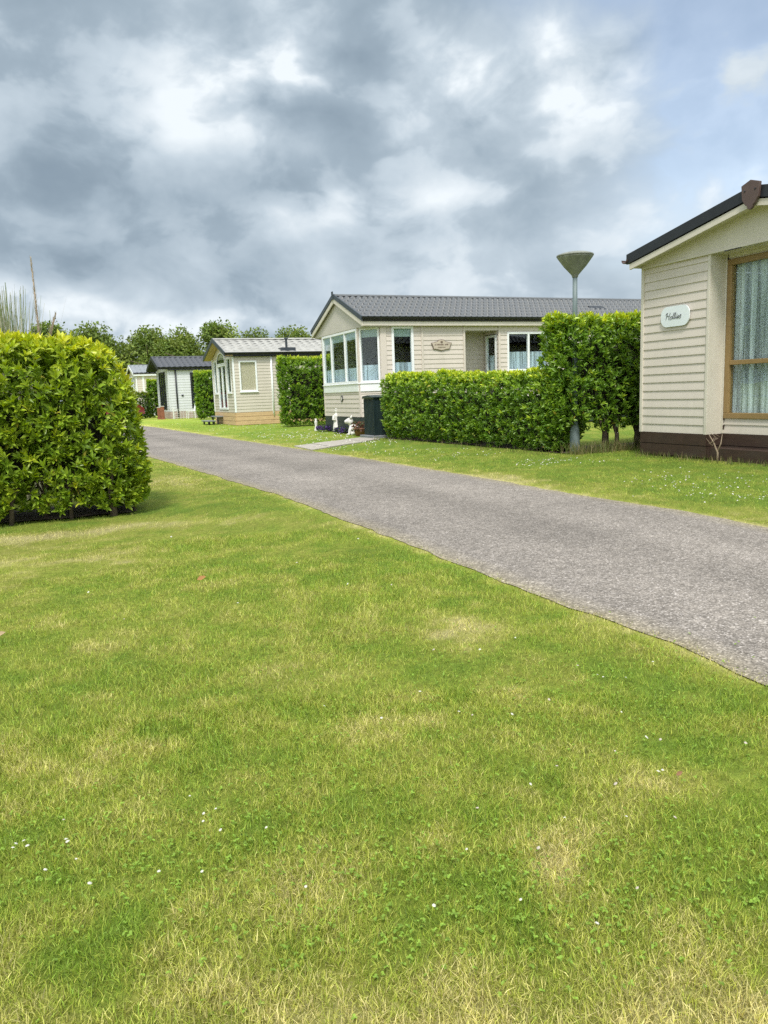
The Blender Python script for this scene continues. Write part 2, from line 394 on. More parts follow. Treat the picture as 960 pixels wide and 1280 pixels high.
def make_world():
    w = bpy.data.worlds.new('World'); scene.world = w; w.use_nodes = True
    nt = w.node_tree; nt.nodes.clear(); lk = nt.links
    out = N(nt, 'ShaderNodeOutputWorld'); bg = N(nt, 'ShaderNodeBackground'); bg.inputs['Strength'].default_value = .1
    sky = N(nt, 'ShaderNodeTexSky', sky_type='NISHITA', sun_disc=False)
    sky.sun_elevation = SUN_EL; sky.sun_rotation = SUN_AZ
    tc = N(nt, 'ShaderNodeTexCoord')
    def math_(op, a, b=None, c=None, clamp=False):
        n = N(nt, 'ShaderNodeMath', operation=op, use_clamp=clamp)
        for i, x in enumerate((a, b, c)):
            if x is None: continue
            if isinstance(x, (int, float)): n.inputs[i].default_value = x
            else: lk.new(x, n.inputs[i])
        return n.outputs[0]
    def noise(vec, scale, det, rough, seed=0., dist=0.):
        n = N(nt, 'ShaderNodeTexNoise', noise_dimensions='4D', inp={'Scale': scale, 'Detail': det, 'Roughness': rough, 'W': seed, 'Distortion': dist})
        lk.new(vec, n.inputs['Vector']); return n
    # stretched direction: clouds are flatter towards the horizon
    mp = N(nt, 'ShaderNodeMapping'); mp.inputs['Scale'].default_value = (1,1,1.45)
    lk.new(tc.outputs['Generated'], mp.inputs['Vector'])
    D = mp.outputs[0]
    wn = noise(D, 5.0, 4., .55, 3.1)
    wv = N(nt, 'ShaderNodeVectorMath', operation='SUBTRACT'); lk.new(wn.outputs['Color'], wv.inputs[0]); wv.inputs[1].default_value = (.5,.5,.5)
    ws = N(nt, 'ShaderNodeVectorMath', operation='SCALE'); lk.new(wv.outputs[0], ws.inputs[0]); ws.inputs['Scale'].default_value = .14
    wa = N(nt, 'ShaderNodeVectorMath', operation='ADD'); lk.new(tc.outputs['Generated'], wa.inputs[0]); lk.new(ws.outputs[0], wa.inputs[1])
    nm = N(nt, 'ShaderNodeVectorMath', operation='NORMALIZE'); lk.new(wa.outputs[0], nm.inputs[0])
    sp = N(nt, 'ShaderNodeSeparateXYZ'); lk.new(nm.outputs[0], sp.inputs[0])
    az = math_('MULTIPLY', math_('ARCTAN2', sp.outputs[0], sp.outputs[1]), 57.2958)
    el = math_('MULTIPLY', math_('ARCSINE', sp.outputs[2]), 57.2958)
    ae = N(nt, 'ShaderNodeCombineXYZ'); lk.new(az, ae.inputs[0]); lk.new(el, ae.inputs[1])
    def total(lst):
        """sum of soft patches (strength, azimuth, elevation, widths in degrees)"""
        t = 0.0
        for amp, a, e, sa, se in lst:
            v = N(nt, 'ShaderNodeVectorMath', operation='MULTIPLY_ADD'); lk.new(ae.outputs[0], v.inputs[0])
            v.inputs[1].default_value = (1/sa, 1/se, 0); v.inputs[2].default_value = (-a/sa, -e/se, 0)
            q = N(nt, 'ShaderNodeVectorMath', operation='DOT_PRODUCT'); lk.new(v.outputs[0], q.inputs[0]); lk.new(v.outputs[0], q.inputs[1])
            t = math_('MULTIPLY_ADD', math_('POWER', .3679, q.outputs['Value']), amp, t)
        return t
    # billowing cloud density, sampled twice: where it thins upwards the edge catches the light
    def density(off):
        vv = N(nt, 'ShaderNodeVectorMath', operation='ADD'); lk.new(wd.outputs[0], vv.inputs[0]); vv.inputs[1].default_value = off
        a_ = noise(vv.outputs[0], 3.8, 8., .52, 1.7)
        b_ = noise(vv.outputs[0], 9.5, 5., .5, 5.2)
        return math_('ADD', math_('MULTIPLY', a_.outputs['Fac'], .72), math_('MULTIPLY', b_.outputs['Fac'], .28))
    w2 = noise(D, 7., 4., .5, 8.3)
    wq = N(nt, 'ShaderNodeVectorMath', operation='SUBTRACT'); lk.new(w2.outputs['Color'], wq.inputs[0]); wq.inputs[1].default_value = (.5,.5,.5)
    wsc = N(nt, 'ShaderNodeVectorMath', operation='SCALE'); lk.new(wq.outputs[0], wsc.inputs[0]); wsc.inputs['Scale'].default_value = .09
    wd = N(nt, 'ShaderNodeVectorMath', operation='ADD'); lk.new(D, wd.inputs[0]); lk.new(wsc.outputs[0], wd.inputs[1])
    d0 = density((0,0,0)); d1 = density((.03,-.012,.05))
    f1 = math_('SUBTRACT', d0, .5)
    relief = math_('SUBTRACT', d0, d1)
    fine = noise(D, 26., 4., .6, 2.2); f2 = math_('SUBTRACT', fine.outputs['Fac'], .5)
    # large stretches lighter or darker (strength, azimuth, elevation, widths in degrees)
    soft = total([
        (-.10,-22.,23.,9.,4.), (-.16,0.,23.5,4.,3.5), (-.20,-21.,14.3,8.,2.4), (-.24,-7.6,14.4,7.,2.0),
        (-.20,-20.,9.4,9.,2.6), (-.14,-7.,9.6,9.,2.2), (.14,-2.,12.6,7.,1.2), (.20,-21.5,6.0,5.,1.2),
        (.20,-12.,5.0,7.,1.1), (.12,7.5,8.5,8.,2.), (.04,7.,11.4,4.,1.0), (.04,12.5,15.,4.,1.8),
        (.20,21.,10.,6.,3.), (.10,-14.,18.5,6.,3.2), (.18,7.,19.,6.,3.), (.06,2.,6.,9.,1.4), (.35,26.,12.6,2.,1.6),
        (.30,-8.5,20.6,4.6,2.8), (.14,-13.,19.6,4.,2.4), (.20,-6.,23.,2.4,1.6),
        (.30,16.5,18.8,4.6,2.6), (.22,12.5,21.,3.6,2.2), (.16,18.5,22.4,4.,2.), (-.16,-1.,19.5,2.6,3.), (-.10,-21.,18.,5.,6.)])
    hd = total([(1.,-8.,20.8,5.5,4.), (1.,15.,19.5,7.,3.6), (.8,7.3,19.,4.,2.6), (.25,10.,12.,6.,2.5), (.9,-16.,5.5,10.,1.6),(1.,26.,12.6,3.,2.5),(.6,-2.,12.5,6.,2.)])
    hm = N(nt, 'ShaderNodeMapRange', interpolation_type='SMOOTHSTEP', inp={'From Min': .1, 'From Max': 1.0, 'To Min': .55, 'To Max': 1.5}); lk.new(hd, hm.inputs['Value'])
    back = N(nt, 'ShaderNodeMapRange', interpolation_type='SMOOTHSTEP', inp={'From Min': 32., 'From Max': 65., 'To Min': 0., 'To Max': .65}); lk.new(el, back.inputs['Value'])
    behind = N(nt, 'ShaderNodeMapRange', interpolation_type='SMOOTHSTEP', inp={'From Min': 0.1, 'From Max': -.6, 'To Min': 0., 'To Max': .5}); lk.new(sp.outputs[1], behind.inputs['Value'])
    tex = math_('ADD', math_('MULTIPLY', relief, 2.1), math_('ADD', math_('MULTIPLY', f1, .9), math_('MULTIPLY', f2, .14)))
    crisp = N(nt, 'ShaderNodeMapRange', interpolation_type='SMOOTHSTEP', inp={'From Min': .475, 'From Max': .555, 'To Min': -.045, 'To Max': .06})
    lk.new(math_('ADD', d0, math_('MULTIPLY', relief, .55)), crisp.inputs['Value'])
    soft = math_('ADD', soft, crisp.outputs[0])
    L = math_('ADD', math_('ADD', soft, .61), math_('MULTIPLY', tex, hm.outputs[0]))
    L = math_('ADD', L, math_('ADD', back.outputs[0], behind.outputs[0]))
    cr = N(nt, 'ShaderNodeValToRGB'); e = cr.color_ramp.elements
    e[0].position = 0; e[0].color = (.150,.203,.270,1); e[1].position = 1; e[1].color = (.66,.71,.745,1)
    for p, c in ((.25,(.204,.264,.322)), (.48,(.282,.350,.412)), (.72,(.43,.50,.56))):
        k = e.new(p); k.color = (*c, 1)
    lk.new(L, cr.inputs[0])
    # brighter than white overhead and behind the camera
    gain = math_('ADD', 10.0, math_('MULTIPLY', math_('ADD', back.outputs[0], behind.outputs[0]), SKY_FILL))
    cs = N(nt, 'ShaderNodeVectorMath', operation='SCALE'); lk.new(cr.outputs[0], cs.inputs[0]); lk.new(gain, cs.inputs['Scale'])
    # thin cloud with blue sky showing through on the right
    bl = total([(.95,25.,20.5,5.5,6.), (.55,22.,11.8,5.,2.0), (.9,24.5,16.,5.,3.), (.6,16.,25.,7.,2.2), (.3,19.,9.,5.,1.8)])
    bm = math_('MULTIPLY', bl, math_('SUBTRACT', 1.0, math_('MULTIPLY', math_('ADD', f1, math_('MULTIPLY', relief, 1.2)), 7.0)), clamp=True)
    tint = N(nt, 'ShaderNodeMix', data_type='RGBA', blend_type='MIX'); lk.new(math_('MULTIPLY', bm, .55), tint.inputs['Factor'])
    sc = N(nt, 'ShaderNodeVectorMath', operation='MULTIPLY'); lk.new(sky.outputs[0], sc.inputs[0]); sc.inputs[1].default_value = (2.1,1.8,1.6)
    lk.new(cs.outputs[0], tint.inputs[6]); lk.new(sc.outputs[0], tint.inputs[7])
    lk.new(tint.outputs[2], bg.inputs['Color']); lk.new(bg.outputs[0], out.inputs[0])
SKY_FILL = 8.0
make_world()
scene.view_settings.view_transform = 'Standard'
scene.view_settings.look = 'None'
scene.view_settings.exposure = 0.45
scene.view_settings.gamma = 1.0

# ------------------------------------------------------------------ road and lawn
LE = [(4.0,-6),(2.35,-.9),(1.72,1.3),(1.32,2.57),(1.14,3.05),(.84,3.64),(.54,4.35),(.11,5.38),(-.26,6.2),(-1.1,8.16),(-2.3,10.57),(-4.34,14.53),(-6.7,19.4),(-11.2,28.5),(-16,37.5),(-24,50),(-40,70)]
RE = [(6.6,-6),(4.75,-.6),(3.6,2.6),(2.73,5.38),(2.42,6.3),(1.78,7.75),(.88,9.9),(-.1,12.1),(-1.31,14.7),(-3.7,19.75),(-6.08,24.9),(-9.4,32.0),(-13.5,39.5),(-21,52),(-37,72)]
LEa, REa = np.array(LE), np.array(RE)
def edgex(E, y): return np.interp(y, E[:,1], E[:,0])
def wob(y, s): return (fbm(y*1.3, y*0+s, 5, 3)-.5)*.07 + (vnoise(y*9, y*0+s, 8)-.5)*.035
def road_l(y): return edgex(LEa, y) + wob(y, 3.)
def road_r(y): return edgex(REa, y) + wob(y, 9.)
PATH = [(-1.86,16.3),(-1.36,14.95),(-.02,17.75),(-.5,18.55)]
def in_poly(x, y, P):
    c = np.zeros(len(x), bool); n = len(P)
    for i in range(n):
        x1, y1 = P[i]; x2, y2 = P[(i+1) % n]
        k = ((y1 > y) != (y2 > y)) & (x < (x2-x1)*(y-y1)/(y2-y1+1e-12)+x1)
        c ^= k
    return c

def dryness(x, y):
    """0 lush, 1 straw: patches seen on the lawn"""
    d = .33 + .35*(fbm(x*.55, y*.55, 21, 4)-.5) + .55*(fbm(x*2.1, y*2.1, 31, 4)-.5) + .95*(fbm(x*9, y*9, 41, 3)-.5)
    def g(cx, cy, sx, sy, a, rot=0.):
        u = (x-cx)*math.cos(rot)+(y-cy)*math.sin(rot); v = -(x-cx)*math.sin(rot)+(y-cy)*math.cos(rot)
        return a*np.exp(-(u/sx)**2-(v/sy)**2)
    d = d + g(-.05,.98,1.6,.26,.46) + g(.85,1.0,.45,.35,.3) + g(-2.8,6.15,1.2,.25,.75,.39) + g(-2.35,5.1,.6,.25,.35) + g(-2.6,9.7,.35,1.3,.4,.4)
    d = d + g(.27,3.26,.20,.18,.5) + g(.36,1.57,.06,.07,.5) + g(.74,1.88,.10,.08,.4) + g(-.85,2.1,.3,.15,.15) + g(-1.75,5.3,.4,.25,.15) + g(-.3,1.55,.25,.12,.15)
    d = d - g(-.42,1.64,.3,.12,.2) - g(.15,1.48,.25,.13,.25) - g(.7,1.45,.2,.14,.2) - g(-.9,1.68,.2,.12,.3) - g(0,4.6,1.2,.9,.16) - g(1.0,2.6,.5,.5,.12)
    el = np.abs(x-edgex(LEa, y)); er = np.abs(x-edgex(REa, y))
    d = d + .32*np.exp(-(el/.05)**2) + .32*np.exp(-(er/.08)**2) + .15*np.exp(-(er/.6)**2)
    d = d + g(1.35,9.0,.4,.8,.4,.4)
    d = d - .18*(x > edgex(REa, y)+.5)
    return np.clip(d, 0, 1)
GREEN = np.array([.335,.41,.064]); LUSH = np.array([.222,.342,.046]); OLIVE = np.array([.45,.465,.10]); STRAW = np.array([.68,.61,.28])
def grass_col(d, r):
    d = np.clip(d + (r-.5)*.75, 0, 1)[:, None]
    c = np.where(d < .3, LUSH+(GREEN-LUSH)*(d/.3), np.where(d < .6, GREEN+(OLIVE-GREEN)*((d-.3)/.3), OLIVE+(STRAW-OLIVE)*((d-.6)/.4)))
    return c

def make_ground():
    xs = np.concatenate([[-600,-250,-110,-60], np.arange(-40,-12,1.), np.arange(-12,-4,.25), np.arange(-4,5,.06), np.arange(5,14,.25), np.arange(14,40,1.), [60,110,250,600]])
    ys = np.concatenate([[-600,-200,-60,-20,-8,-4,-2], np.arange(-1,6,.06), np.arange(6,14,.15), np.arange(14,34,.4), np.arange(34,70,1.5), [80,110,180,350,900]])
    X, Y = np.meshgrid(xs, ys); x = X.ravel(); y = Y.ravel()
    d = dryness(x, y)
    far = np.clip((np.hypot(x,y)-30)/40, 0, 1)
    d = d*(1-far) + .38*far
    z = (fbm(x*.8, y*.8, 3, 3)-.5)*.03*np.clip((np.hypot(x, y))/3, 0, 1)*np.exp(-np.hypot(x,y)/40)
    inside = (x > edgex(LEa,y)-.15) & (x < edgex(REa,y)+.15)
    inside |= (np.abs(x-edgex(LEa,y))<.3) | (np.abs(x-edgex(REa,y))<.3)
    z = np.where(inside, -.003, z*np.clip(np.minimum(np.abs(x-edgex(LEa,y)), np.abs(x-edgex(REa,y)))/.5, 0, 1))
    z = np.minimum(z, .008)
    inp = in_poly(x, y, [(-2.2,16.4),(-1.4,14.5),(.4,17.9),(-.5,19.)])
    z = np.where(inp, np.minimum(z, -.012), z)
    c = grass_col(d, np.full(len(x), .5))*np.array([.50,.50,.5])*(1+.9*np.clip((np.hypot(x,y)-12)/25,0,1))[:,None]  # darkened nearby: shade in the gaps between blades put into the colour
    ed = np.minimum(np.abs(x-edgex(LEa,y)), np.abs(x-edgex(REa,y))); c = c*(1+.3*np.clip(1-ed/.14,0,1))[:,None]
    nx, ny = len(xs), len(ys)
    i = np.arange((ny-1)*(nx-1)); r = i//(nx-1); q = i % (nx-1); a = r*nx+q
    tris = np.concatenate([np.stack([a, a+1, a+nx+1], 1), np.stack([a, a+nx+1, a+nx], 1)])
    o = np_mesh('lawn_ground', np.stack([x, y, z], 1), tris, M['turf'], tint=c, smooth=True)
    tag(o, kind='structure')
make_ground()

def make_road():
    ys = np.concatenate([np.arange(-6,-1,.5), np.arange(-1,20,.06), np.arange(20,70,.4)])
    l = road_l(ys); r = road_r(ys)
    K = 25
    vs = []; tr = []
    for j in range(K):
        t = j/(K-1); xx = l*(1-t)+r*t
        camber = .012*(1-(2*t-1)**2)
        vs.append(np.stack([xx, ys, np.full(len(ys), .002+camber)], 1))
    n = len(ys); v = np.concatenate(vs)
    tt = np.repeat(np.linspace(0,1,K), n); yy = np.tile(ys, K)
    g = 1 + .10*np.exp(-((tt-.30+.05*np.sin(yy*.3))/.10)**2) + .10*np.exp(-((tt-.72+.05*np.sin(yy*.3))/.10)**2) - .10*np.exp(-((tt-.5)/.08)**2) + .22*(fbm(v[:,0]*1.1, v[:,1]*.5, 71, 4)-.5)
    sd_ = np.clip(1-np.minimum(tt,1-tt)/.07, 0, 1)*(.35+.65*fbm(v[:,0]*5, v[:,1]*5, 77, 2))
    rc = g[:,None]*(1-sd_[:,None]) + sd_[:,None]*np.array([1.25,1.2,.85])
    for j in range(K-1):
        a = np.arange(n-1)+j*n
        tr.append(np.stack([a, a+n, a+n+1], 1)); tr.append(np.stack([a, a+n+1, a+1], 1))
    o = np_mesh('road', v, np.concatenate(tr), M['asphalt'], smooth=True, tint=rc)
    tag(o, kind='structure')
make_road()

def make_path():
    mb = MB(); P = [V3((*p, 0)) for p in PATH]
    nn = 4
    for k in range(nn):
        a, b = k/nn+.008, (k+1)/nn-.008
        q = [P[0].lerp(P[3], a), P[1].lerp(P[2], a), P[1].lerp(P[2], b), P[0].lerp(P[3], b)]
        mb.ext([p+V3((0,0,-.03)) for p in q], (0,0,.042+.004*(k % 2)))
    tag(mb.build('path', M['slab'], bevel=.006), kind='structure')
make_path()

# footprints kept free of grass (home corners)
def rect(ox, oy, deg, x0, x1, y0, y1):
    a = math.radians(deg); c, s = math.cos(a), math.sin(a)
    return [(ox+c*x-s*y, oy+s*x+c*y) for x, y in ((x0,y0),(x1,y0),(x1,y1),(x0,y1))]
SOLID = [rect(3.87,11.47,-67.3,-.02,3.9,0,11), rect(-.33,19.55,-67.3,-3.75,.02,0,11.2), rect(-5.57,29.97,-66.7,-3.95,.02,0,10)]
BARE = [rect(-2.19,7.06,22.8,-5.2,-.1,.26,1.3), rect(-.02,17.95,-65.2,0,6.4,.15,.9), rect(2.6,12.15,23,0.2,4,.1,1.0)]

def make_grass():
    n = 880000
    # distance distribution: dense close by, thinner far away
    d = np.concatenate([rng.uniform(.85,2.6,int(n*.42)), rng.uniform(2.4,6,int(n*.32)), rng.uniform(5.5,14,int(n*.18)), rng.uniform(13,38,int(n*.08))])
    th = rng.uniform(-.66, .66, len(d)); th[d < 3] *= 1.15
    ap = 0.35
    x = np.sin(th)*(d+ap); y = np.cos(th)*(d+ap)-ap
    k = (y > .75)
    k &= ~((x > road_l(y)+np.abs(rng.normal(0,.03,len(x)))) & (x < road_r(y)-np.abs(rng.normal(0,.035,len(x)))))
    for Pg in SOLID+[PATH]: k &= ~in_poly(x, y, Pg)
    for Pg in BARE: k &= ~(in_poly(x, y, Pg) & (rng.random(len(x)) < .85))
    d, x, y = d[k], x[k], y[k]; n = len(d)
    dist = np.hypot(x, y)
    dry = dryness(x, y)
    clump = fbm(x*9, y*9, 51, 2)
    ln = (.016 + .016*rng.random(n) + .020*(clump-.4))*(1+.25*dry)
    ln = np.clip(ln, .012, .06)*np.clip(.9+dist*.02, 1, 1.5)
    edge = np.minimum(np.abs(x-edgex(LEa,y)), np.abs(x-edgex(REa,y)))
    ln *= np.clip(.55+edge*3, .55, 1)
    w = np.maximum(.0012+.0010*rng.random(n), dist*.00050)
    ph = rng.uniform(0, 2*PI, n) + 1.2*fbm(x*3, y*3, 61, 2)
    lean = np.clip(rng.normal(.75,.35,n), .1, 1.35)
    col = grass_col(dry, rng.random(n))*(.38+1.28*rng.random(n)**1.05)[:, None]
    # straight-on side vector and bend direction
    hx, hy = np.cos(ph), np.sin(ph)
    sa = rng.uniform(0, PI, n); sx, sy = np.cos(sa), np.sin(sa)
    z0 = -.006
    def pt(t, off, lw):
        a = lean*(.35+.65*t)
        r = ln*t*np.sin(a); h = ln*t*np.cos(a)
        return np.stack([x+hx*r+sx*off*lw, y+hy*r+sy*off*lw, z0+h], 1)
    near = dist < 5.0
    def pick(m):
        return lambda A: A[m]
    V = []; T = []; C = []; base = 0
    pb0, pb1, pm0, pm1, ptip = pt(0,-.5,w), pt(0,.5,w), pt(.55,-.42,w), pt(.55,.42,w), pt(1,0,w)
    m = near; q = m.sum()
    V.append(np.stack([pb0[m], pb1[m], pm0[m], pm1[m], ptip[m]], 1).reshape(-1,3))
    i = np.arange(q)*5
    T += [np.stack([i,i+1,i+3],1), np.stack([i,i+3,i+2],1), np.stack([i+2,i+3,i+4],1)]
    C.append(np.repeat(col[m], 5, 0)); base = q*5
    m = ~near; q = m.sum()
    V.append(np.stack([pb0[m], pb1[m], ptip[m]], 1).reshape(-1,3))
    i = base+np.arange(q)*3; T.append(np.stack([i,i+1,i+2],1)); C.append(np.repeat(col[m],3,0))
    o = np_mesh('grass', np.concatenate(V), np.concatenate(T), M['blade'], tint=np.concatenate(C))
    tag(o, 'short mown grass, green with straw coloured patches', 'grass', kind='stuff')
make_grass()

def make_clover():
    """dark round clover leaves in patches near the camera"""
    cs = [(-.42,1.64,.24,.13,260),(.17,1.48,.22,.14,300),(.66,1.47,.2,.16,240),(-.92,1.70,.18,.11,170),(.75,2.4,.3,.3,260),(-.25,1.95,.3,.2,260),(.1,2.6,.7,.4,420),(.0,1.35,.4,.08,200),(-.7,3.1,.6,.5,300)]
    V=[];T=[];C=[];b=0
    for cx,cy,sx,sy,n in cs:
        x = rng.normal(cx,sx,n); y = rng.normal(cy,sy,n); z = rng.uniform(.008,.026,n)
        for k in range(3):
            a = rng.uniform(0,2*PI,n) if k==0 else a0+k*2.094
            if k==0: a0=a
            r = rng.uniform(.0018,.0038,n)
            ex, ey = np.cos(a), np.sin(a)
            tilt = rng.normal(0,.35,n)
            p = []
            for q in range(6):
                g = q*PI/3
                u = r*(1+np.cos(g)); v = r*.95*np.sin(g)
                p.append(np.stack([x+ex*u-ey*v, y+ey*u+ex*v, z+u*tilt+.002*np.abs(np.sin(g))],1))
            V.append(np.stack(p,1).reshape(-1,3)); i=b+np.arange(n)*6
            T += [np.stack([i,i+1,i+2],1),np.stack([i,i+2,i+3],1),np.stack([i,i+3,i+4],1),np.stack([i,i+4,i+5],1)]
            col = np.array([.23,.36,.05])*(.7+.7*rng.random(n))[:,None]
            C.append(np.repeat(col,6,0)); b+=n*6
    o = np_mesh('clover', np.concatenate(V), np.concatenate(T), M['blade'], tint=np.concatenate(C))
    tag(o, 'low dark green clover leaves between the grass', 'clover', kind='stuff')
make_clover()

def make_daisies():
    cl = [(3.2,8.3,.3,.35,34),(3.25,7.7,.35,.3,30),(3.05,7.0,.3,.25,26),(3.3,6.6,.25,.25,32),(1.95,10.2,.15,.2,16),(2.25,10.6,.2,.2,34),(2.7,10.4,.3,.2,12),
          (-.8,15.2,.5,.8,60),(.6,13.4,.5,.5,36),(-1.7,20,.5,1.2,80),(-2.9,20.8,.7,1.5,90),(-4.5,26.9,.9,2.,80),(-1.2,18.2,.4,.7,50),(1.2,12.3,.4,.5,26),(0,16.4,.4,.6,40),
          (-.90,1.68,.06,.06,9),(-.82,1.6,.12,.08,6),(.21,1.63,.1,.05,4),(.65,1.8,.2,.25,8),(.1,2.2,.5,.4,7),(.9,2.6,.3,.3,7),(-.1,1.45,.25,.1,4),(.6,2.6,.35,.3,9),(-.2,4.2,1.,.9,9),(-9,38,2,4,60),(.5,1.35,.2,.1,3),(-.45,1.75,.12,.06,6)]
    V=[];T=[];C=[];b=0
    for cx,cy,sx,sy,n in cl:
        for _ in range(n):
            x, y = rng.normal(cx,sx), rng.normal(cy,sy)
            if road_l(np.array([y]))[0]-.05 < x < road_r(np.array([y]))[0]+.05: continue
            dd = math.hypot(x,y)
            r = rng.uniform(.003,.005)*max(1, min(3.4, .70+dd*.15)); z = rng.uniform(.028,.05)
            near = dd < 3.5
            tx, ty = rng.normal(0,.3,2)
            k = 9
            pts = [(x, y, z+r*.45)]
            for rr, zz in ((.6,.33),(1.,-.05)):
                for q in range(k):
                    g = 2*PI*q/k; j = rng.uniform(.8,1.15)
                    pts.append((x+rr*r*j*math.cos(g), y+rr*r*j*math.sin(g), z+r*zz+tx*rr*r*math.cos(g)+ty*rr*r*math.sin(g)))
            V += pts
            for q in range(k):
                q2=(q+1)%k
                T.append((b,b+1+q,b+1+q2)); T += [(b+1+q,b+1+k+q,b+1+k+q2),(b+1+q,b+1+k+q2,b+1+q2)]
            wc = (.72,.70,.64) if rng.random()<.8 else (.6,.52,.46)
            C += [wc]*(1+k) + [(wc[0]*.92,wc[1]*.92,wc[2]*.9)]*k
            b += 1+2*k
    o = np_mesh('daisies', np.array(V), np.array(T), M['petal'], tint=np.array(C))
    tag(o, 'small white daisies and clover heads dotted over the grass', 'daisies', kind='stuff')
make_daisies()

# ------------------------------------------------------------------ foliage
LEAF_V = np.array([[0,0,0],[.36,-.5,.06],[.36,0,-.03],[.36,.5,.06],[.72,-.36,.03],[.72,0,-.05],[.72,.36,.03],[1,0,-.10]], float)
LEAF_T = np.array([[0,1,2],[0,2,3],[1,4,2],[2,4,5],[2,5,3],[3,5,6],[4,7,5],[5,7,6]])
DIA_V = np.array([[0,0,0],[.5,-.5,.05],[.5,.5,.05],[1,0,-.08]], float)
DIA_T = np.array([[0,1,3],[0,3,2]])
def unit(a): return a/np.maximum(np.linalg.norm(a, axis=1, keepdims=True), 1e-9)
def leaves(pos, axis, up, ln, wd, fine=True):
    """leaf blades: axis = where the tip points, up = face normal hint"""
    tv, tt = (LEAF_V, LEAF_T) if fine else (DIA_V, DIA_T)
    a = unit(axis); s = unit(np.cross(up, a)); u = np.cross(a, s)
    v = pos[:,None,:] + tv[None,:,0,None]*(ln[:,None,None]*a[:,None,:]) + tv[None,:,1,None]*(wd[:,None,None]*s[:,None,:]) + tv[None,:,2,None]*(ln[:,None,None]*u[:,None,:])
    n, k = len(pos), len(tv)
    t = (tt[None]+(np.arange(n)*k)[:,None,None]).reshape(-1,3)
    return v.reshape(-1,3), t, k

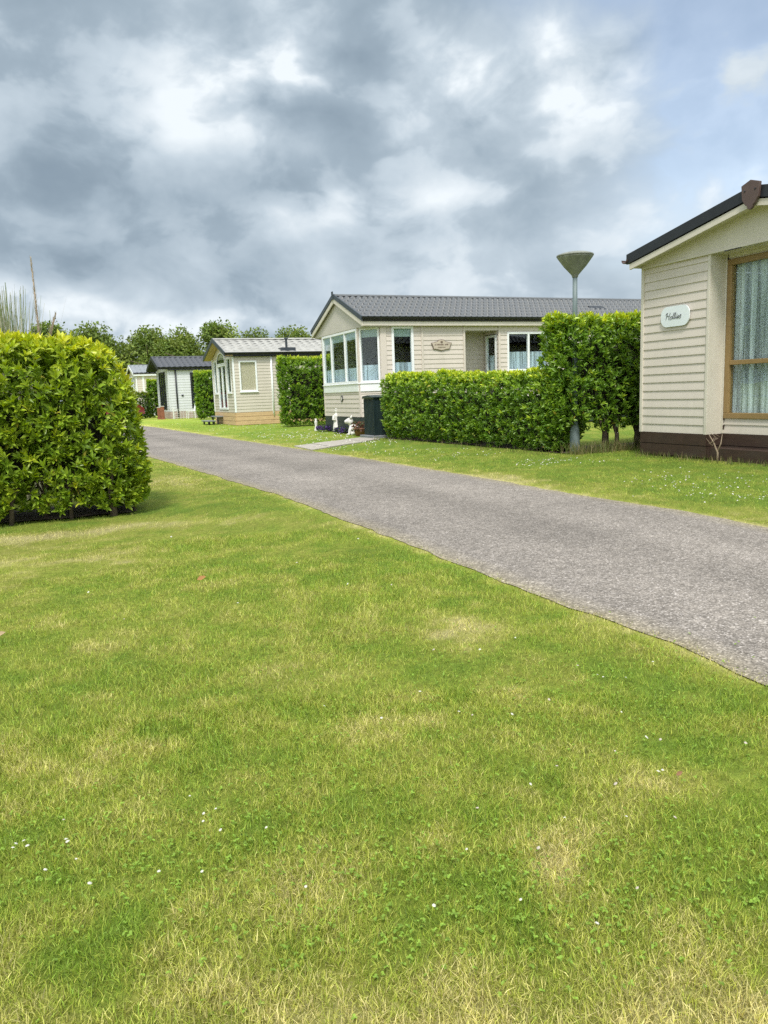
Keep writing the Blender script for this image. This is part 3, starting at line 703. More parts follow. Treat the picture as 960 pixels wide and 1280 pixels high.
def hedge(name, label, O, u, L, D, z0, ztop, dens, leaf, cols, fine=True, per=8, end0=None, end1=None, group=None, trunks=(), seed=1, core_in=.34, lumps=.07, mat='leaf', low=0.):
    """clipped hedge: shoots of leaves over a lumpy clipped block, twigs inside, stems at the foot.
       O start of the front line, u its direction; depth goes to the LEFT of u"""
    r = np.random.default_rng(seed)
    u = np.array([u[0],u[1],0.]); u /= np.linalg.norm(u); w = np.array([-u[1],u[0],0.]); O = np.array([O[0],O[1],0.])
    root = empty(name, tuple(O)); tag(root, label, 'hedge', group)
    hmax = max(float(ztop(np.array([t]))[0]) for t in np.linspace(0,L,20))
    hh = hmax-z0
    areas = np.array([L*hh, L*hh*.7, L*D, D*hh, D*hh])
    P_=[];Nn=[]
    cnt = (areas*dens).astype(int)
    for f, n in enumerate(cnt):
        a = r.random(n); b = r.random(n)
        if f == 0: s=a*L; q=np.zeros(n); zf=b; nn=np.tile(-w,(n,1))
        elif f == 1: s=a*L; q=np.full(n,D); zf=b; nn=np.tile(w,(n,1))
        elif f == 2: s=a*L; q=b*D; zf=np.ones(n); nn=np.tile([0,0,1.],(n,1))
        elif f == 3: s=np.zeros(n); q=a*D; zf=b; nn=np.tile(-u,(n,1))
        else: s=np.full(n,L); q=a*D; zf=b; nn=np.tile(u,(n,1))
        P_.append(np.stack([s,q,zf],1)); Nn.append(nn)
    P_=np.concatenate(P_); Nn=np.concatenate(Nn)
    s,q,zf = P_.T
    zt = ztop(s); z = z0+(zt-z0)*zf
    # rounded shoulders: pull the surface in near the edges
    rad=.26
    def inset(t, lo, hi):
        e0=np.clip((rad-(t-lo))/rad,0,1); e1=np.clip((rad-(hi-t))/rad,0,1); return e0,e1
    e0,e1 = inset(z, z0-9, zt); q = q + e1**2*rad*.6*np.where(q<D*.5,1,-1)
    a0,a1 = inset(s,0,L); q = np.where((a0>0)|(a1>0), q+(np.maximum(a0,a1)**2)*rad*.7*np.where(q<D*.5,1,-1), q)
    b0,b1 = inset(q,0,D); z = z-(np.maximum(b0,b1)**2)*rad*.4*(zf>.98)
    lump = (fbm(s*2.2+q*1.7+seed, z*2.2-q*1.3, seed, 3)-.5)*2*lumps + (fbm(s*6+q*5, z*6, seed+3, 2)-.5)*lumps
    depth = -r.exponential(.055, len(s)) - .16*(r.random(len(s))<.33)
    low_out = low*np.clip((.5-zf)/.5,0,1)*(Nn@(-w)>.5)
    pos = O + s[:,None]*u + q[:,None]*w; pos[:,2]=z
    tuck = .14*np.clip((.40-(z-z0))/.40,0,1)**1.5*(Nn[:,2]<.5)
    pos = pos + Nn*(lump+depth+low_out-tuck)[:,None]
    ok = ~((np.abs(pos[:,0]-3.05)<.2) & (pos[:,1]<12.35) & (pos[:,1]>11.3) & (pos[:,2]<.42))   # cut away round the lamp foot
    pos=pos[ok]; nn=Nn[ok]; zf=zf[ok]; zt=zt[ok]; dp=depth[ok]
    # shoot direction: outwards and upwards
    ax = unit(nn + np.array([0,0,.55]) + r.normal(0,.35,(len(pos),3)))
    m=len(pos)
    t1=unit(np.cross(ax, r.normal(0,1,(m,3)))); t2=np.cross(ax,t1)
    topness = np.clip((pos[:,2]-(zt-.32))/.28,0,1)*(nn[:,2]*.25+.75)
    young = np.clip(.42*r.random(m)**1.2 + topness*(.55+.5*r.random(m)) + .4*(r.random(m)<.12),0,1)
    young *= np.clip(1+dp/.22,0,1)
    PP=[];AA=[];UU=[];LL=[];WW=[];CC=[]
    old=np.array(cols[0]);mid=np.array(cols[1]);new=np.array(cols[2])
    for k in range(per):
        g=2*PI*k/per*1.618+r.uniform(0,1,m); spread=np.where(k<per*.4, .45, .85)+r.normal(0,.18,m)
        rad_=np.cos(g)[:,None]*t1+np.sin(g)[:,None]*t2
        d=unit(ax*np.cos(spread)[:,None]+rad_*np.sin(spread)[:,None])
        p=pos-ax*(leaf*.5*(k/per))[...,None] if False else pos-ax*(leaf*.55*k/per)
        PP.append(p);AA.append(d);UU.append(unit(ax*1.0-rad_*.2+np.array([0,0,.25])+r.normal(0,.15,(m,3))))
        l=leaf*r.uniform(.65,1.15,m); LL.append(l); WW.append(l*r.uniform(.28,.38,m))
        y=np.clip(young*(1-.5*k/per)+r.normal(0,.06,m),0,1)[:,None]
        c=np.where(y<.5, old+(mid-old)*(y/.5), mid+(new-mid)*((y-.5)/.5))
        yl=(r.random(m)<.012)[:,None]
        c=np.where(yl, np.array([.38,.34,.05]), c)
        CC.append(c*(.78+.44*r.random(m))[:,None])
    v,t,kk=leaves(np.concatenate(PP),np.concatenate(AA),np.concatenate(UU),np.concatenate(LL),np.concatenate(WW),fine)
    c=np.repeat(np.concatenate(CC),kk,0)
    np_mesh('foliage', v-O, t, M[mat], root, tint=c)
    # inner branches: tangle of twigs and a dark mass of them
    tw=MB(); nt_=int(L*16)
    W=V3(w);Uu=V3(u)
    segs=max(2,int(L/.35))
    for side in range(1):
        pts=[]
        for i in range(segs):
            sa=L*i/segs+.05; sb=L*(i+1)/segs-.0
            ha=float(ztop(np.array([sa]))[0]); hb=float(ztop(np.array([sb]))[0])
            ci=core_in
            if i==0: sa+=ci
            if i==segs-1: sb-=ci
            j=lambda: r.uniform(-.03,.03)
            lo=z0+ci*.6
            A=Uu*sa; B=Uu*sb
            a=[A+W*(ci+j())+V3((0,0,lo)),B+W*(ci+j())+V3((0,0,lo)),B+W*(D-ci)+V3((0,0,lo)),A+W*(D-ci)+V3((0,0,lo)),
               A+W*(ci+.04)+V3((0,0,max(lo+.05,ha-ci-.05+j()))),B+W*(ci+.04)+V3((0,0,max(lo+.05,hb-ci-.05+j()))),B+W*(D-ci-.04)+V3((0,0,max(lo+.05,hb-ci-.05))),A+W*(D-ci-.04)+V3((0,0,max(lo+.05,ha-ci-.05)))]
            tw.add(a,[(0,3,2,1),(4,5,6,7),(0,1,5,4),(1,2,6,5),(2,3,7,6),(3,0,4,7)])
    for i in range(nt_):
        s_=r.uniform(.1,L-.1); p0=Uu*s_+W*r.uniform(.1,D-.1)+V3((0,0,z0+r.uniform(.0,.3)))
        p1=p0+V3((r.normal(0,.12),r.normal(0,.12),r.uniform(.15,.4)))
        tw.tube([p0,p1],[.006,.003],4)
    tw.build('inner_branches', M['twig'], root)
    for (s_,q_,rad_,hgt) in trunks:
        mb=MB(); b0=Uu*s_+W*q_
        mb.tube([b0+V3((0,0,-.03)), b0+V3((r.normal(0,.02),r.normal(0,.02),hgt*.5)), b0+V3((r.normal(0,.05),r.normal(0,.05),hgt))],[rad_*1.25,rad_,rad_*.85],8)
        for k in range(3):
            g=r.uniform(0,2*PI); mb.tube([b0+V3((0,0,hgt*.45)), b0+V3((math.cos(g)*.12,math.sin(g)*.12,hgt*1.1))],[rad_*.6,rad_*.4],6)
        mb.build('trunk', M['bark'], root, True)
    return root

LAUREL = [(.19,.305,.026),(.42,.52,.038),(.70,.69,.07)]
DARKH  = [(.13,.255,.028),(.29,.44,.038),(.72,.76,.06)]
def flat(h): return lambda s: h + .06*(vnoise(s*3.1, s*0+h, 4)-.5) + .05*(vnoise(s*9.3, s*0+h, 9)-.5)
def left_top(s):
    e=np.clip(s/.50,0,1); return .45+1.16*np.sqrt(np.clip(1-(1-e)**2.6,0,1))+.04*(vnoise(s*5,s*0,2)-.5)

# the depth of a hedge runs to the left of its direction: walk each front line with the camera on its right
def hedge_left():
    fwd=np.array([.922,.388]); start=np.array([-2.14,7.07])-fwd*4.6
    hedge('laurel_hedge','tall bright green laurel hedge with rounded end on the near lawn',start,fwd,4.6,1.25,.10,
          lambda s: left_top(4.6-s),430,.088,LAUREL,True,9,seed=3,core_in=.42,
          trunks=[(4.27,.22,.03,.42),(3.9,.25,.017,.4),(4.48,.42,.013,.3),(3.4,.22,.02,.4),(3.7,.45,.02,.4),(2.8,.3,.025,.4),(2.1,.3,.03,.4)])
hedge_left()
def low_hedge():
    st=np.array([-.05,18.05]); en=np.array([2.66,12.2]); L=float(np.linalg.norm(en-st)); u=(en-st)/L
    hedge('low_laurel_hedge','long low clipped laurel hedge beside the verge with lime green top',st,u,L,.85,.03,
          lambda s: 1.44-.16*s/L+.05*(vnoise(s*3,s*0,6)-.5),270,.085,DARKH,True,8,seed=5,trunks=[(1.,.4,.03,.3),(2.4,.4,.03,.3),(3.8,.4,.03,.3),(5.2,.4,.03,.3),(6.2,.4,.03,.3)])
low_hedge()
def tall_hedge():
    hedge('tall_laurel_hedge','tall dark laurel hedge between two homes with bare trunks at its foot',(2.90,11.88),(.92,.39),4.6,.95,.34,
          flat(2.13),270,.095,DARKH,True,8,seed=8,trunks=[(.35,.38,.05,.5),(.92,.3,.045,.5),(1.04,.42,.04,.5),(1.16,.3,.035,.5),(1.59,.32,.05,.5),(1.72,.45,.035,.5),(2.8,.4,.05,.5),(3.6,.4,.05,.5)])
tall_hedge()
hedge('box_hedge','tall dark squared hedge between the two pale caravans',(-3.2,26.35),(.92,.39),4.5,1.0,.06,flat(2.36),190,.11,DARKH,False,8,seed=12,lumps=.09)
hedge('box_hedge','narrow dark hedge in front of the grey home with black frames',(-9.45,40.6),(.92,.39),4.5,1.0,.06,flat(2.5),150,.13,DARKH,False,8,seed=14,lumps=.1)
hedge('box_hedge','dark square hedge at the far corner of the home with black barge boards',(-14.75,49.8),(.92,.39),4.5,.9,.06,flat(2.42),110,.15,DARKH,False,8,seed=15,lumps=.1)
hedge('round_bush','small round yellow green bush beside the dark red car',(-15.35,48.6),(.92,.39),.95,.9,.05,flat(1.62),80,.14,[(.07,.14,.016),(.17,.25,.02),(.36,.42,.03)],False,8,seed=16,lumps=.12)

def tree_mesh(seed, hgt, wid, dens=13000):
    r=np.random.default_rng(seed)
    mb=MB()
    mb.tube([(0,0,-.2),(.06,.02,hgt*.18),(.0,.1,hgt*.45),(.1,0,hgt*.8)],[.28,.22,.15,.05],8)
    nl=9
    for k in range(nl):
        g=r.uniform(0,2*PI); z=hgt*r.uniform(.18,.55); q=wid*r.uniform(.35,.6)
        mb.tube([(0,0,z),(math.cos(g)*q*.5,math.sin(g)*q*.5,z+hgt*.12),(math.cos(g)*q,math.sin(g)*q,z+hgt*.24)],[.12,.08,.03],6)
    cl=[]
    for k in range(60):
        z=r.uniform(.2,.93); prof=math.sin(PI*min(1,max(.08,(z-.02)/.98))**.75)
        g=r.uniform(0,2*PI); q=wid*.5*prof*math.sqrt(r.random())*.95
        cl.append((math.cos(g)*q,math.sin(g)*q,z*hgt,wid*r.uniform(.08,.16)))
    cl.append((0,0,hgt*.9,wid*.16))
    P_=[];A=[];U=[];C=[]
    per=dens//len(cl)
    for (cx,cy,cz,rr) in cl:
        d=unit(r.normal(0,1,(per,3))); q=rr*(r.random(per)**.33)*(1+.25*(r.random(per)<.15))
        P_.append(np.array([cx,cy,cz])+d*q[:,None]*np.array([1,1,.85])); A.append(unit(d+r.normal(0,.8,(per,3)))); U.append(unit(d+np.array([0,0,.8])+r.normal(0,.4,(per,3))))
        sh=r.uniform(.8,1.25); y=r.uniform(0,1)
        base=np.array([.12,.19,.035])*(1-y)+np.array([.21,.26,.05])*y
        C.append(np.tile(base*sh,(per,1))*(.7+.6*r.random(per))[:,None])
    P_=np.concatenate(P_); n=len(P_)
    ln=r.uniform(.18,.36,n)
    v,t,k=leaves(P_,np.concatenate(A),np.concatenate(U),ln,ln*.75,False)
    return mb,(v,t,np.repeat(np.concatenate(C),k,0))

def make_trees():
    protos=[]
    spots=[ # x, y, variant, scale
     (-33.3,80,0,1.03),(-28.6,79,1,1.0),(-24.2,83,2,.99),(-20.2,81,3,.93),(-16.2,80,0,.97),(-12.9,83,1,.91),(-8.6,80,2,.90),(-5.8,84,3,.84),
     (-36.8,86,1,.95),(-30.8,88,3,.96),(-26.4,90,0,.92),(-22.2,89,1,.9),(-18.2,90,2,.88),(-14.4,90,3,.86),(-10.8,89,0,.84),(-39.5,80,2,1.0),(-43,84,3,1.0)]
    words=['clipped by nothing']
    for i,(x,y,k,s) in enumerate(spots):
        if k>=len(protos):
            mb,(v,t,c)=tree_mesh(40+k,8.6,10.0)
            root=empty('tree'); mb.build('trunk',M['bark'],root,True)
            np_mesh('crown',v,t,M['leaf_t'],root,tint=c); protos.append(root); o=root
        else:
            src=protos[k]; o=src.copy(); COL.objects.link(o)
            for ch in src.children:
                q=ch.copy(); COL.objects.link(q); q.parent=o
        o.location=(x,y,0); o.rotation_euler=(0,0,(i*1.37)%6.28); o.scale=(s,s,s)
        tag(o,'broad leafy green tree in the row behind the caravans','tree','trees behind the caravans')
make_trees()
def added_trees():
    """unseen trees added beside and behind the viewpoint for the windows to mirror"""
    srcs=[o for o in COL.objects if o.get('group')=='trees behind the caravans'][:4]
    spots=[(-49,82),(-55,80),(-61,83),(-67,79),(-74,80),(-58,66),(-66,58),(-60,44),(-52,34),(-46,24),(-44,14),(-40,4),(-38,-8),(-34,-20),(-26,-30),(24,-30),(32,-22),(38,-12),(44,-2)]
    for i,(x,y) in enumerate(spots):
        src=srcs[i%4]; o=src.copy(); COL.objects.link(o)
        for ch in src.children:
            q=ch.copy(); COL.objects.link(q); q.parent=o
        k=.85+.05*(i*7%6); o.location=(x,y,0); o.rotation_euler=(0,0,(i*2.1)%6.28); o.scale=(k,k,k)
        tag(o,'leafy tree added out of view for the windows to mirror','tree','added trees for window reflections')
added_trees()

def pampas():
    r=np.random.default_rng(77)
    root=empty('pampas_grass',(-4.2,8.75,0)); tag(root,'pampas grass clump with pale dry plumes behind the near laurel hedge','pampas grass')
    V=[];T=[];C=[];b=0
    for i in range(950):
        g=r.uniform(0,2*PI); h=r.uniform(1.4,2.42); out=r.uniform(.03,.36)*h*.5; w=.011
        x0,y0=r.normal(0,.12),r.normal(0,.12)
        dx,dy=math.cos(g),math.sin(g)
        droop=r.random()<.3
        col=np.array([.19,.25,.10]) if r.random()<.5 else np.array([.52,.50,.36]); col=col*r.uniform(.7,1.2)
        for k in range(7):
            t=k/6; rr=out*t**1.6; z=h*t-(.5*out*t**4 if droop else .15*out*t**3)
            ww=w*(1-.85*t)
            V+= [(x0+dx*rr-dy*ww,y0+dy*rr+dx*ww,z),(x0+dx*rr+dy*ww,y0+dy*rr-dx*ww,z)]; C+=[col,col]
            if k: T+=[(b-2,b-1,b+1),(b-2,b+1,b)]
            b+=2
    np_mesh('leaves',np.array(V),np.array(T),M['blade'],root,tint=np.array(C))
    for (x,y,tx,ty,h,pl) in ((.50,-.1,.49,-.1,2.62,.75),(-.1,.1,-.22,.1,2.4,.6),(.3,0,.62,.1,2.05,.4),(-.35,-.1,-.6,-.1,2.5,.6)):
        mb=MB(); a=V3((x*.4,y*.4,0)); bb=V3((tx,ty,h))
        mb.tube([a,V3((x,y,h*.5)),bb],[.014,.012,.005],6)
        st=mb.build('stalk',M['deadwood'],root,True)
        V=[];T=[];C=[];b=0
        for i in range(260):
            t=r.random(); c=V3((x,y,h*.5)).lerp(bb,1-pl*t*.9) if h else bb
            g=r.uniform(0,2*PI); l=r.uniform(.03,.09)*(.5+t); d=V3((math.cos(g)*.45,math.sin(g)*.45,1)).normalized()
            sdx=V3((-math.sin(g),math.cos(g),0))*.004
            V+=[tuple(c-sdx),tuple(c+sdx),tuple(c+d*l)]; C+=[np.array([.50,.43,.32])*r.uniform(.7,1.2)]*3; T.append((b,b+1,b+2)); b+=3
        np_mesh('plume',np.array(V),np.array(T),M['blade'],st,tint=np.array(C))
pampas()

def earth_strips():
    def strip(name,pts,lab):
        mb=MB(); n=len(pts); mb.add([(x,y,.016) for x,y in pts],[tuple(range(n))])
        o=mb.build(name,M['earth']); tag(o,kind='structure')
    def jag(P_,k=14,a=.05):
        out=[]; r=random.Random(4)
        for i in range(len(P_)):
            p,q=P_[i],P_[(i+1)%len(P_)]
            for j in range(k):
                t=j/k; out.append((p[0]+(q[0]-p[0])*t+r.uniform(-a,a),p[1]+(q[1]-p[1])*t+r.uniform(-a,a)))
        return out
    strip('bare_soil',jag(rect(-2.14,7.07,22.8,-4.6,-.15,.3,1.2)),'')
    strip('bare_soil',jag(rect(.02,17.9,-65.1,.0,6.5,.12,.75)),'')
    strip('bare_soil',jag(rect(2.7,12.05,23,.15,4.4,.1,.85)),'')
earth_strips()

def weeds():
    r=np.random.default_rng(5); V=[];T=[];C=[];b=0
    spots=[(2.9,11.85,4.1,12.45,900,.2),(3.75,11.3,4.75,9.0,420,.09),(-.2,17.7,2.6,11.8,300,.10)]
    for x0,y0,x1,y1,n,h in spots:
        for i in range(n):
            t=r.random(); x=x0+(x1-x0)*t+r.normal(0,.10); y=y0+(y1-y0)*t+r.normal(0,.10)
            hh=h*r.uniform(.4,1.2); g=r.uniform(0,2*PI); l=hh*r.uniform(.1,.6); s=r.uniform(0,PI); w=.003
            col=np.array([.30,.25,.12]) if r.random()<.4 else np.array([.13,.17,.04]); col=col*r.uniform(.6,1.2)
            sx,sy=math.cos(s)*w,math.sin(s)*w
            V+=[(x-sx,y-sy,0),(x+sx,y+sy,0),(x+math.cos(g)*l*.4-sx*.7,y+math.sin(g)*l*.4-sy*.7,hh*.6),(x+math.cos(g)*l*.4+sx*.7,y+math.sin(g)*l*.4+sy*.7,hh*.6),(x+math.cos(g)*l,y+math.sin(g)*l,hh)]
            C+=[col]*5; T+=[(b,b+1,b+3),(b,b+3,b+2),(b+2,b+3,b+4)]; b+=5
    o=np_mesh('dry_weeds',np.array(V),np.array(T),M['blade'],tint=np.array(C)); tag(o,'dry uncut grass and weeds along hedge feet and skirting','weeds',kind='stuff')
weeds()

# ------------------------------------------------------------------ caravan parts
Z = V3((0,0,1))
def siding(mb, O, ux, L, z0, z1, n, openings=(), h=.118, dep=.013, mi=0):
    """lapped boards on a wall from O along ux, leaving rectangular openings (a0,a1,c0,c1)"""
    xs=sorted({0.,L,*[min(max(o[0],0),L) for o in openings],*[min(max(o[1],0),L) for o in openings]})
    for a,b in zip(xs,xs[1:]):
        if b-a<1e-4: continue
        m_=(a+b)/2
        cuts=sorted([(o[2],o[3]) for o in openings if o[0]<=m_<=o[1]])
        segs=[];cur=z0
        for c0,c1 in cuts:
            if c0>cur: segs.append((cur,c0))
            cur=max(cur,c1)
        if cur<z1: segs.append((cur,z1))
        for s0,s1 in segs:
            k0=math.floor((s0-z0)/h+1e-6)
            z=z0+k0*h
            while z<s1-1e-6:
                lo,hi=max(z,s0),min(z+h,s1)
                fl=dep*(1-(lo-z)/h); fh=dep*(1-(hi-z)/h)
                mid=lo+(hi-lo)*.16
                fm=dep*(1-(mid-z)/h)*1.05
                p=[O+ux*a+Z*lo-O.z*Z*0, ]
                A=lambda t,q,f: V3((O.x,O.y,0))+ux*t+n*f+Z*q
                mb.add([A(a,lo,0),A(b,lo,0),A(a,lo,fl),A(b,lo,fl),A(a,mid,fm),A(b,mid,fm),A(a,hi,fh),A(b,hi,fh)],[(0,2,3,1),(2,4,5,3),(4,6,7,5)],mi)
                z+=h

def curtain_mesh(O, ux, n, a0, a1, z0, z1, off, amp=.014, wl=.055, top_scallop=0.):
    K=max(8,int((a1-a0)/wl*8)); vs=[];fs=[]
    for i in range(K+1):
        a=a0+(a1-a0)*i/K
        f=off+amp*math.sin(2*PI*(a-a0)/wl+1.3*math.sin(7*a))
        for j,z in enumerate((z0,(z0+z1)/2,z1)):
            vs.append(O+ux*a+n*(f*(1-.0*j))+Z*z)
    for i in range(K):
        for j in range(2):
            fs.append((i*3+j,(i+1)*3+j,(i+1)*3+j+1,i*3+j+1))
    return vs,fs

def window(parent, O, ux, n, a0, a1, z0, z1, fw=.06, fmat='white', bars=(), hbars=(), curtain=None, cmat='sheer', blind=None, bmat='rollblind', sill=True, depth=.05, name='window', proud=.03, pane_mat='glass', wl=.055):
    """framed window on a wall line: frame mesh with its pane, sill and curtain as sub-parts"""
    O=V3((O[0],O[1],0)); mb=MB()
    f0,f1=-depth,proud
    mb.obx(O,ux,n,a0,a1,f0,f1,z1-fw,z1); mb.obx(O,ux,n,a0,a1,f0,f1,z0,z0+fw)
    mb.obx(O,ux,n,a0,a0+fw,f0,f1,z0+fw,z1-fw); mb.obx(O,ux,n,a1-fw,a1,f0,f1,z0+fw,z1-fw)
    for b in bars: mb.obx(O,ux,n,b-fw*.5,b+fw*.5,f0,f1-.004,z0+fw,z1-fw)
    for zz in hbars: mb.obx(O,ux,n,a0+fw,a1-fw,f0,f1-.006,zz-fw*.4,zz+fw*.4)
    w=mb.build(name,M[fmat],parent,bevel=.006)
    pb=MB(); pb.obx(O,ux,n,a0+fw*.6,a1-fw*.6,-.012,-.006,z0+fw*.6,z1-fw*.6)
    pb.build('pane',M[pane_mat],w)
    if sill:
        sb=MB(); sb.obx(O,ux,n,a0-.02,a1+.02,.0,f1+.035,z0-.03,z0-.002); sb.build('sill',M[fmat],w,bevel=.005)
    if curtain:
        cb=MB(); vs,fs=curtain_mesh(O,ux,n,a0+fw*.7,a1-fw*.7,curtain[0],curtain[1],-.085,.016,wl); cb.add(vs,fs)
        cb.build('curtain',M[cmat],w,True)
    if blind:
        bb=MB(); bb.obx(O,ux,n,a0+fw*.8,a1-fw*.8,-.055,-.045,blind[0],blind[1]); bb.build('blind',M[bmat],w)
    return w

def tiled_roof(parent, x0, x1, y0, y1, ze, zr, mat, nc=6, wl=.2, lift=.04, wave=.042, th=.09, fine=True):
    """gable roof along local y, tiled sheets with rolls and steps on both slopes, ridge cap and underside"""
    xm=(x0+x1)/2; V=[];T=[]
    b=0
    ny=max(2,int((y1-y0)/(wl/8)) if fine else int((y1-y0)/.1))
    ys=np.linspace(y0,y1,ny)
    for side in (0,1):
        xe=x0 if side==0 else x1
        sl=V3((xm-xe,0,zr-ze)); L=sl.length; sl.normalize()
        nrm=V3((-(zr-ze)*(1 if side==0 else -1),0,abs(xm-xe))).normalized()
        rows=[]
        for k in range(nc):
            for f,up in ((0.,1.),(.5,.55),(1.,.08)):
                rows.append((L*(k+f)/nc,up))
        for (s,up) in rows:
            # rolls: round tops with tight valleys, foot of each course scalloped
            ph=ys/wl
            roll=wave*(.5+.5*np.sin(2*PI*ph))
            sc=.05*(.5-.5*np.sin(2*PI*ph))*(up>.9)
            hgt=th+lift*up+roll
            px=xe+sl.x*(s+sc)+nrm.x*hgt; pz=ze+sl.z*(s+sc)+nrm.z*hgt
            V.append(np.stack([px,ys,pz],1))
        nr=len(rows)
        for i in range(nr-1):
            a=b+i*ny+np.arange(ny-1)
            T.append(np.stack([a,a+1,a+ny+1],1)); T.append(np.stack([a,a+ny+1,a+ny],1))
        b+=nr*ny
    v=np.concatenate(V);t=np.concatenate(T)
    o=np_mesh('roof',v,t,M[mat],parent)
    mb=MB()
    mb.ext([(x0,y0+.01,ze),(xm,y0+.01,zr),(x1,y0+.01,ze),(x1,y0+.01,ze+.05),(xm,y0+.01,zr+.07),(x0,y0+.01,ze+.05)],(0,y1-y0-.02,0))
    mb.build('roof_deck',M['dark_in'],o)
    rc=MB()
    rr=.085
    k=0; yy=y0
    while yy<y1-.05:
        e=min(yy+.45,y1)
        pts=[(xm+rr*1.5*math.cos(q)*(1.05 if k%2 else 1),zr+th+.01+rr*.75*math.sin(q)) for q in np.linspace(0,PI,9)]
        rc.ext([(p,yy,q) for p,q in pts],(0,e-yy+.012,0)); yy=e; k+=1
    rc.build('ridge_tiles',M[mat],o)
    return o

def barge(parent, x0, x1, y, ze, zr, w, mat, th=.035, drop=0., name='barge_board', ycap=None):
    mb=MB(); xm=(x0+x1)/2
    for xe in (x0,x1):
        mb.ext([(xe,y,ze-drop),(xm,y,zr-drop),(xm,y,zr-drop-w),(xe,y,ze-drop-w)],(0,th,0))
    return mb.build(name,M[mat],parent)

def gutter(parent, x, y0, y1, z, mat, out):
    mb=MB(); pts=[]
    for q in np.linspace(PI,2*PI,8): pts.append((x+out*.05+.055*math.cos(q),z+.055*math.sin(q)))
    for q in np.linspace(2*PI,PI,8): pts.append((x+out*.05+.046*math.cos(q),z+.046*math.sin(q)))
    mb.ext([(p,y0,q) for p,q in pts],(0,y1-y0,0))
    return mb.build('gutter',M[mat],parent)

def skirt(parent, segs, z0, z1, mat, boards=2, dep=.02, gap=.012, name='skirting'):
    mb=MB()
    for (A,B) in segs:
        A=V3((*A,0));B=V3((*B,0)); ux=(B-A); L=ux.length; ux.normalize(); n=ux.cross(Z)
        h=(z1-z0)/boards
        mb.obx(A,ux,n,0,L,-.03,0,z0,z1)
        for k in range(boards):
            mb.obx(A,ux,n,0,L,.001,dep+.004*(k%2),z0+k*h+gap,z0+(k+1)*h-(0 if k==boards-1 else 0))
    return mb.build(name,M[mat],parent)

def room(parent, x0, x1, y0, y1, zf, zc):
    mb=MB()
    mb.box(x0+.09,x1-.09,y0+.12,y1-.09,zf-.04,zf)
    mb.box(x0+.09,x1-.09,y0+.12,y1-.09,zc,zc+.03)
    mb.box(x0+.06,x1-.06,min(y1-.2,y0+5.6),min(y1-.2,y0+5.6)+.05,zf,zc)
    # sofa and low cupboards inside
    mb.box(x0+.15,x1-.8,y0+1.9,y0+2.5,zf,zf+.42); mb.box(x0+.15,x1-.8,y0+2.4,y0+2.6,zf+.42,zf+.85)
    return mb.build('interior',M['dark_in'],parent)

def plain_walls(parent, x0, x1, y0, y1, z0, z1, mat, skip_right=False):
    mb=MB()
    mb.box(x0,x0+.05,y0+.06,y1,z0,z1); mb.box(x0,x1,y1-.05,y1+.002,z0,z1)
    return mb.build('rear_wall',M[mat],parent)

X_=V3((1,0,0)); Y_=V3((0,1,0))
class Trims:
    """each strip becomes a part of its own"""
    def __init__(s): s.b=[]
    def box(s,*a): s.b.append(a)
    def build(s,name,mat,parent,bevel=.004):
        for a in s.b:
            m=MB(); m.box(*a); m.build(name,mat,parent,bevel=bevel)

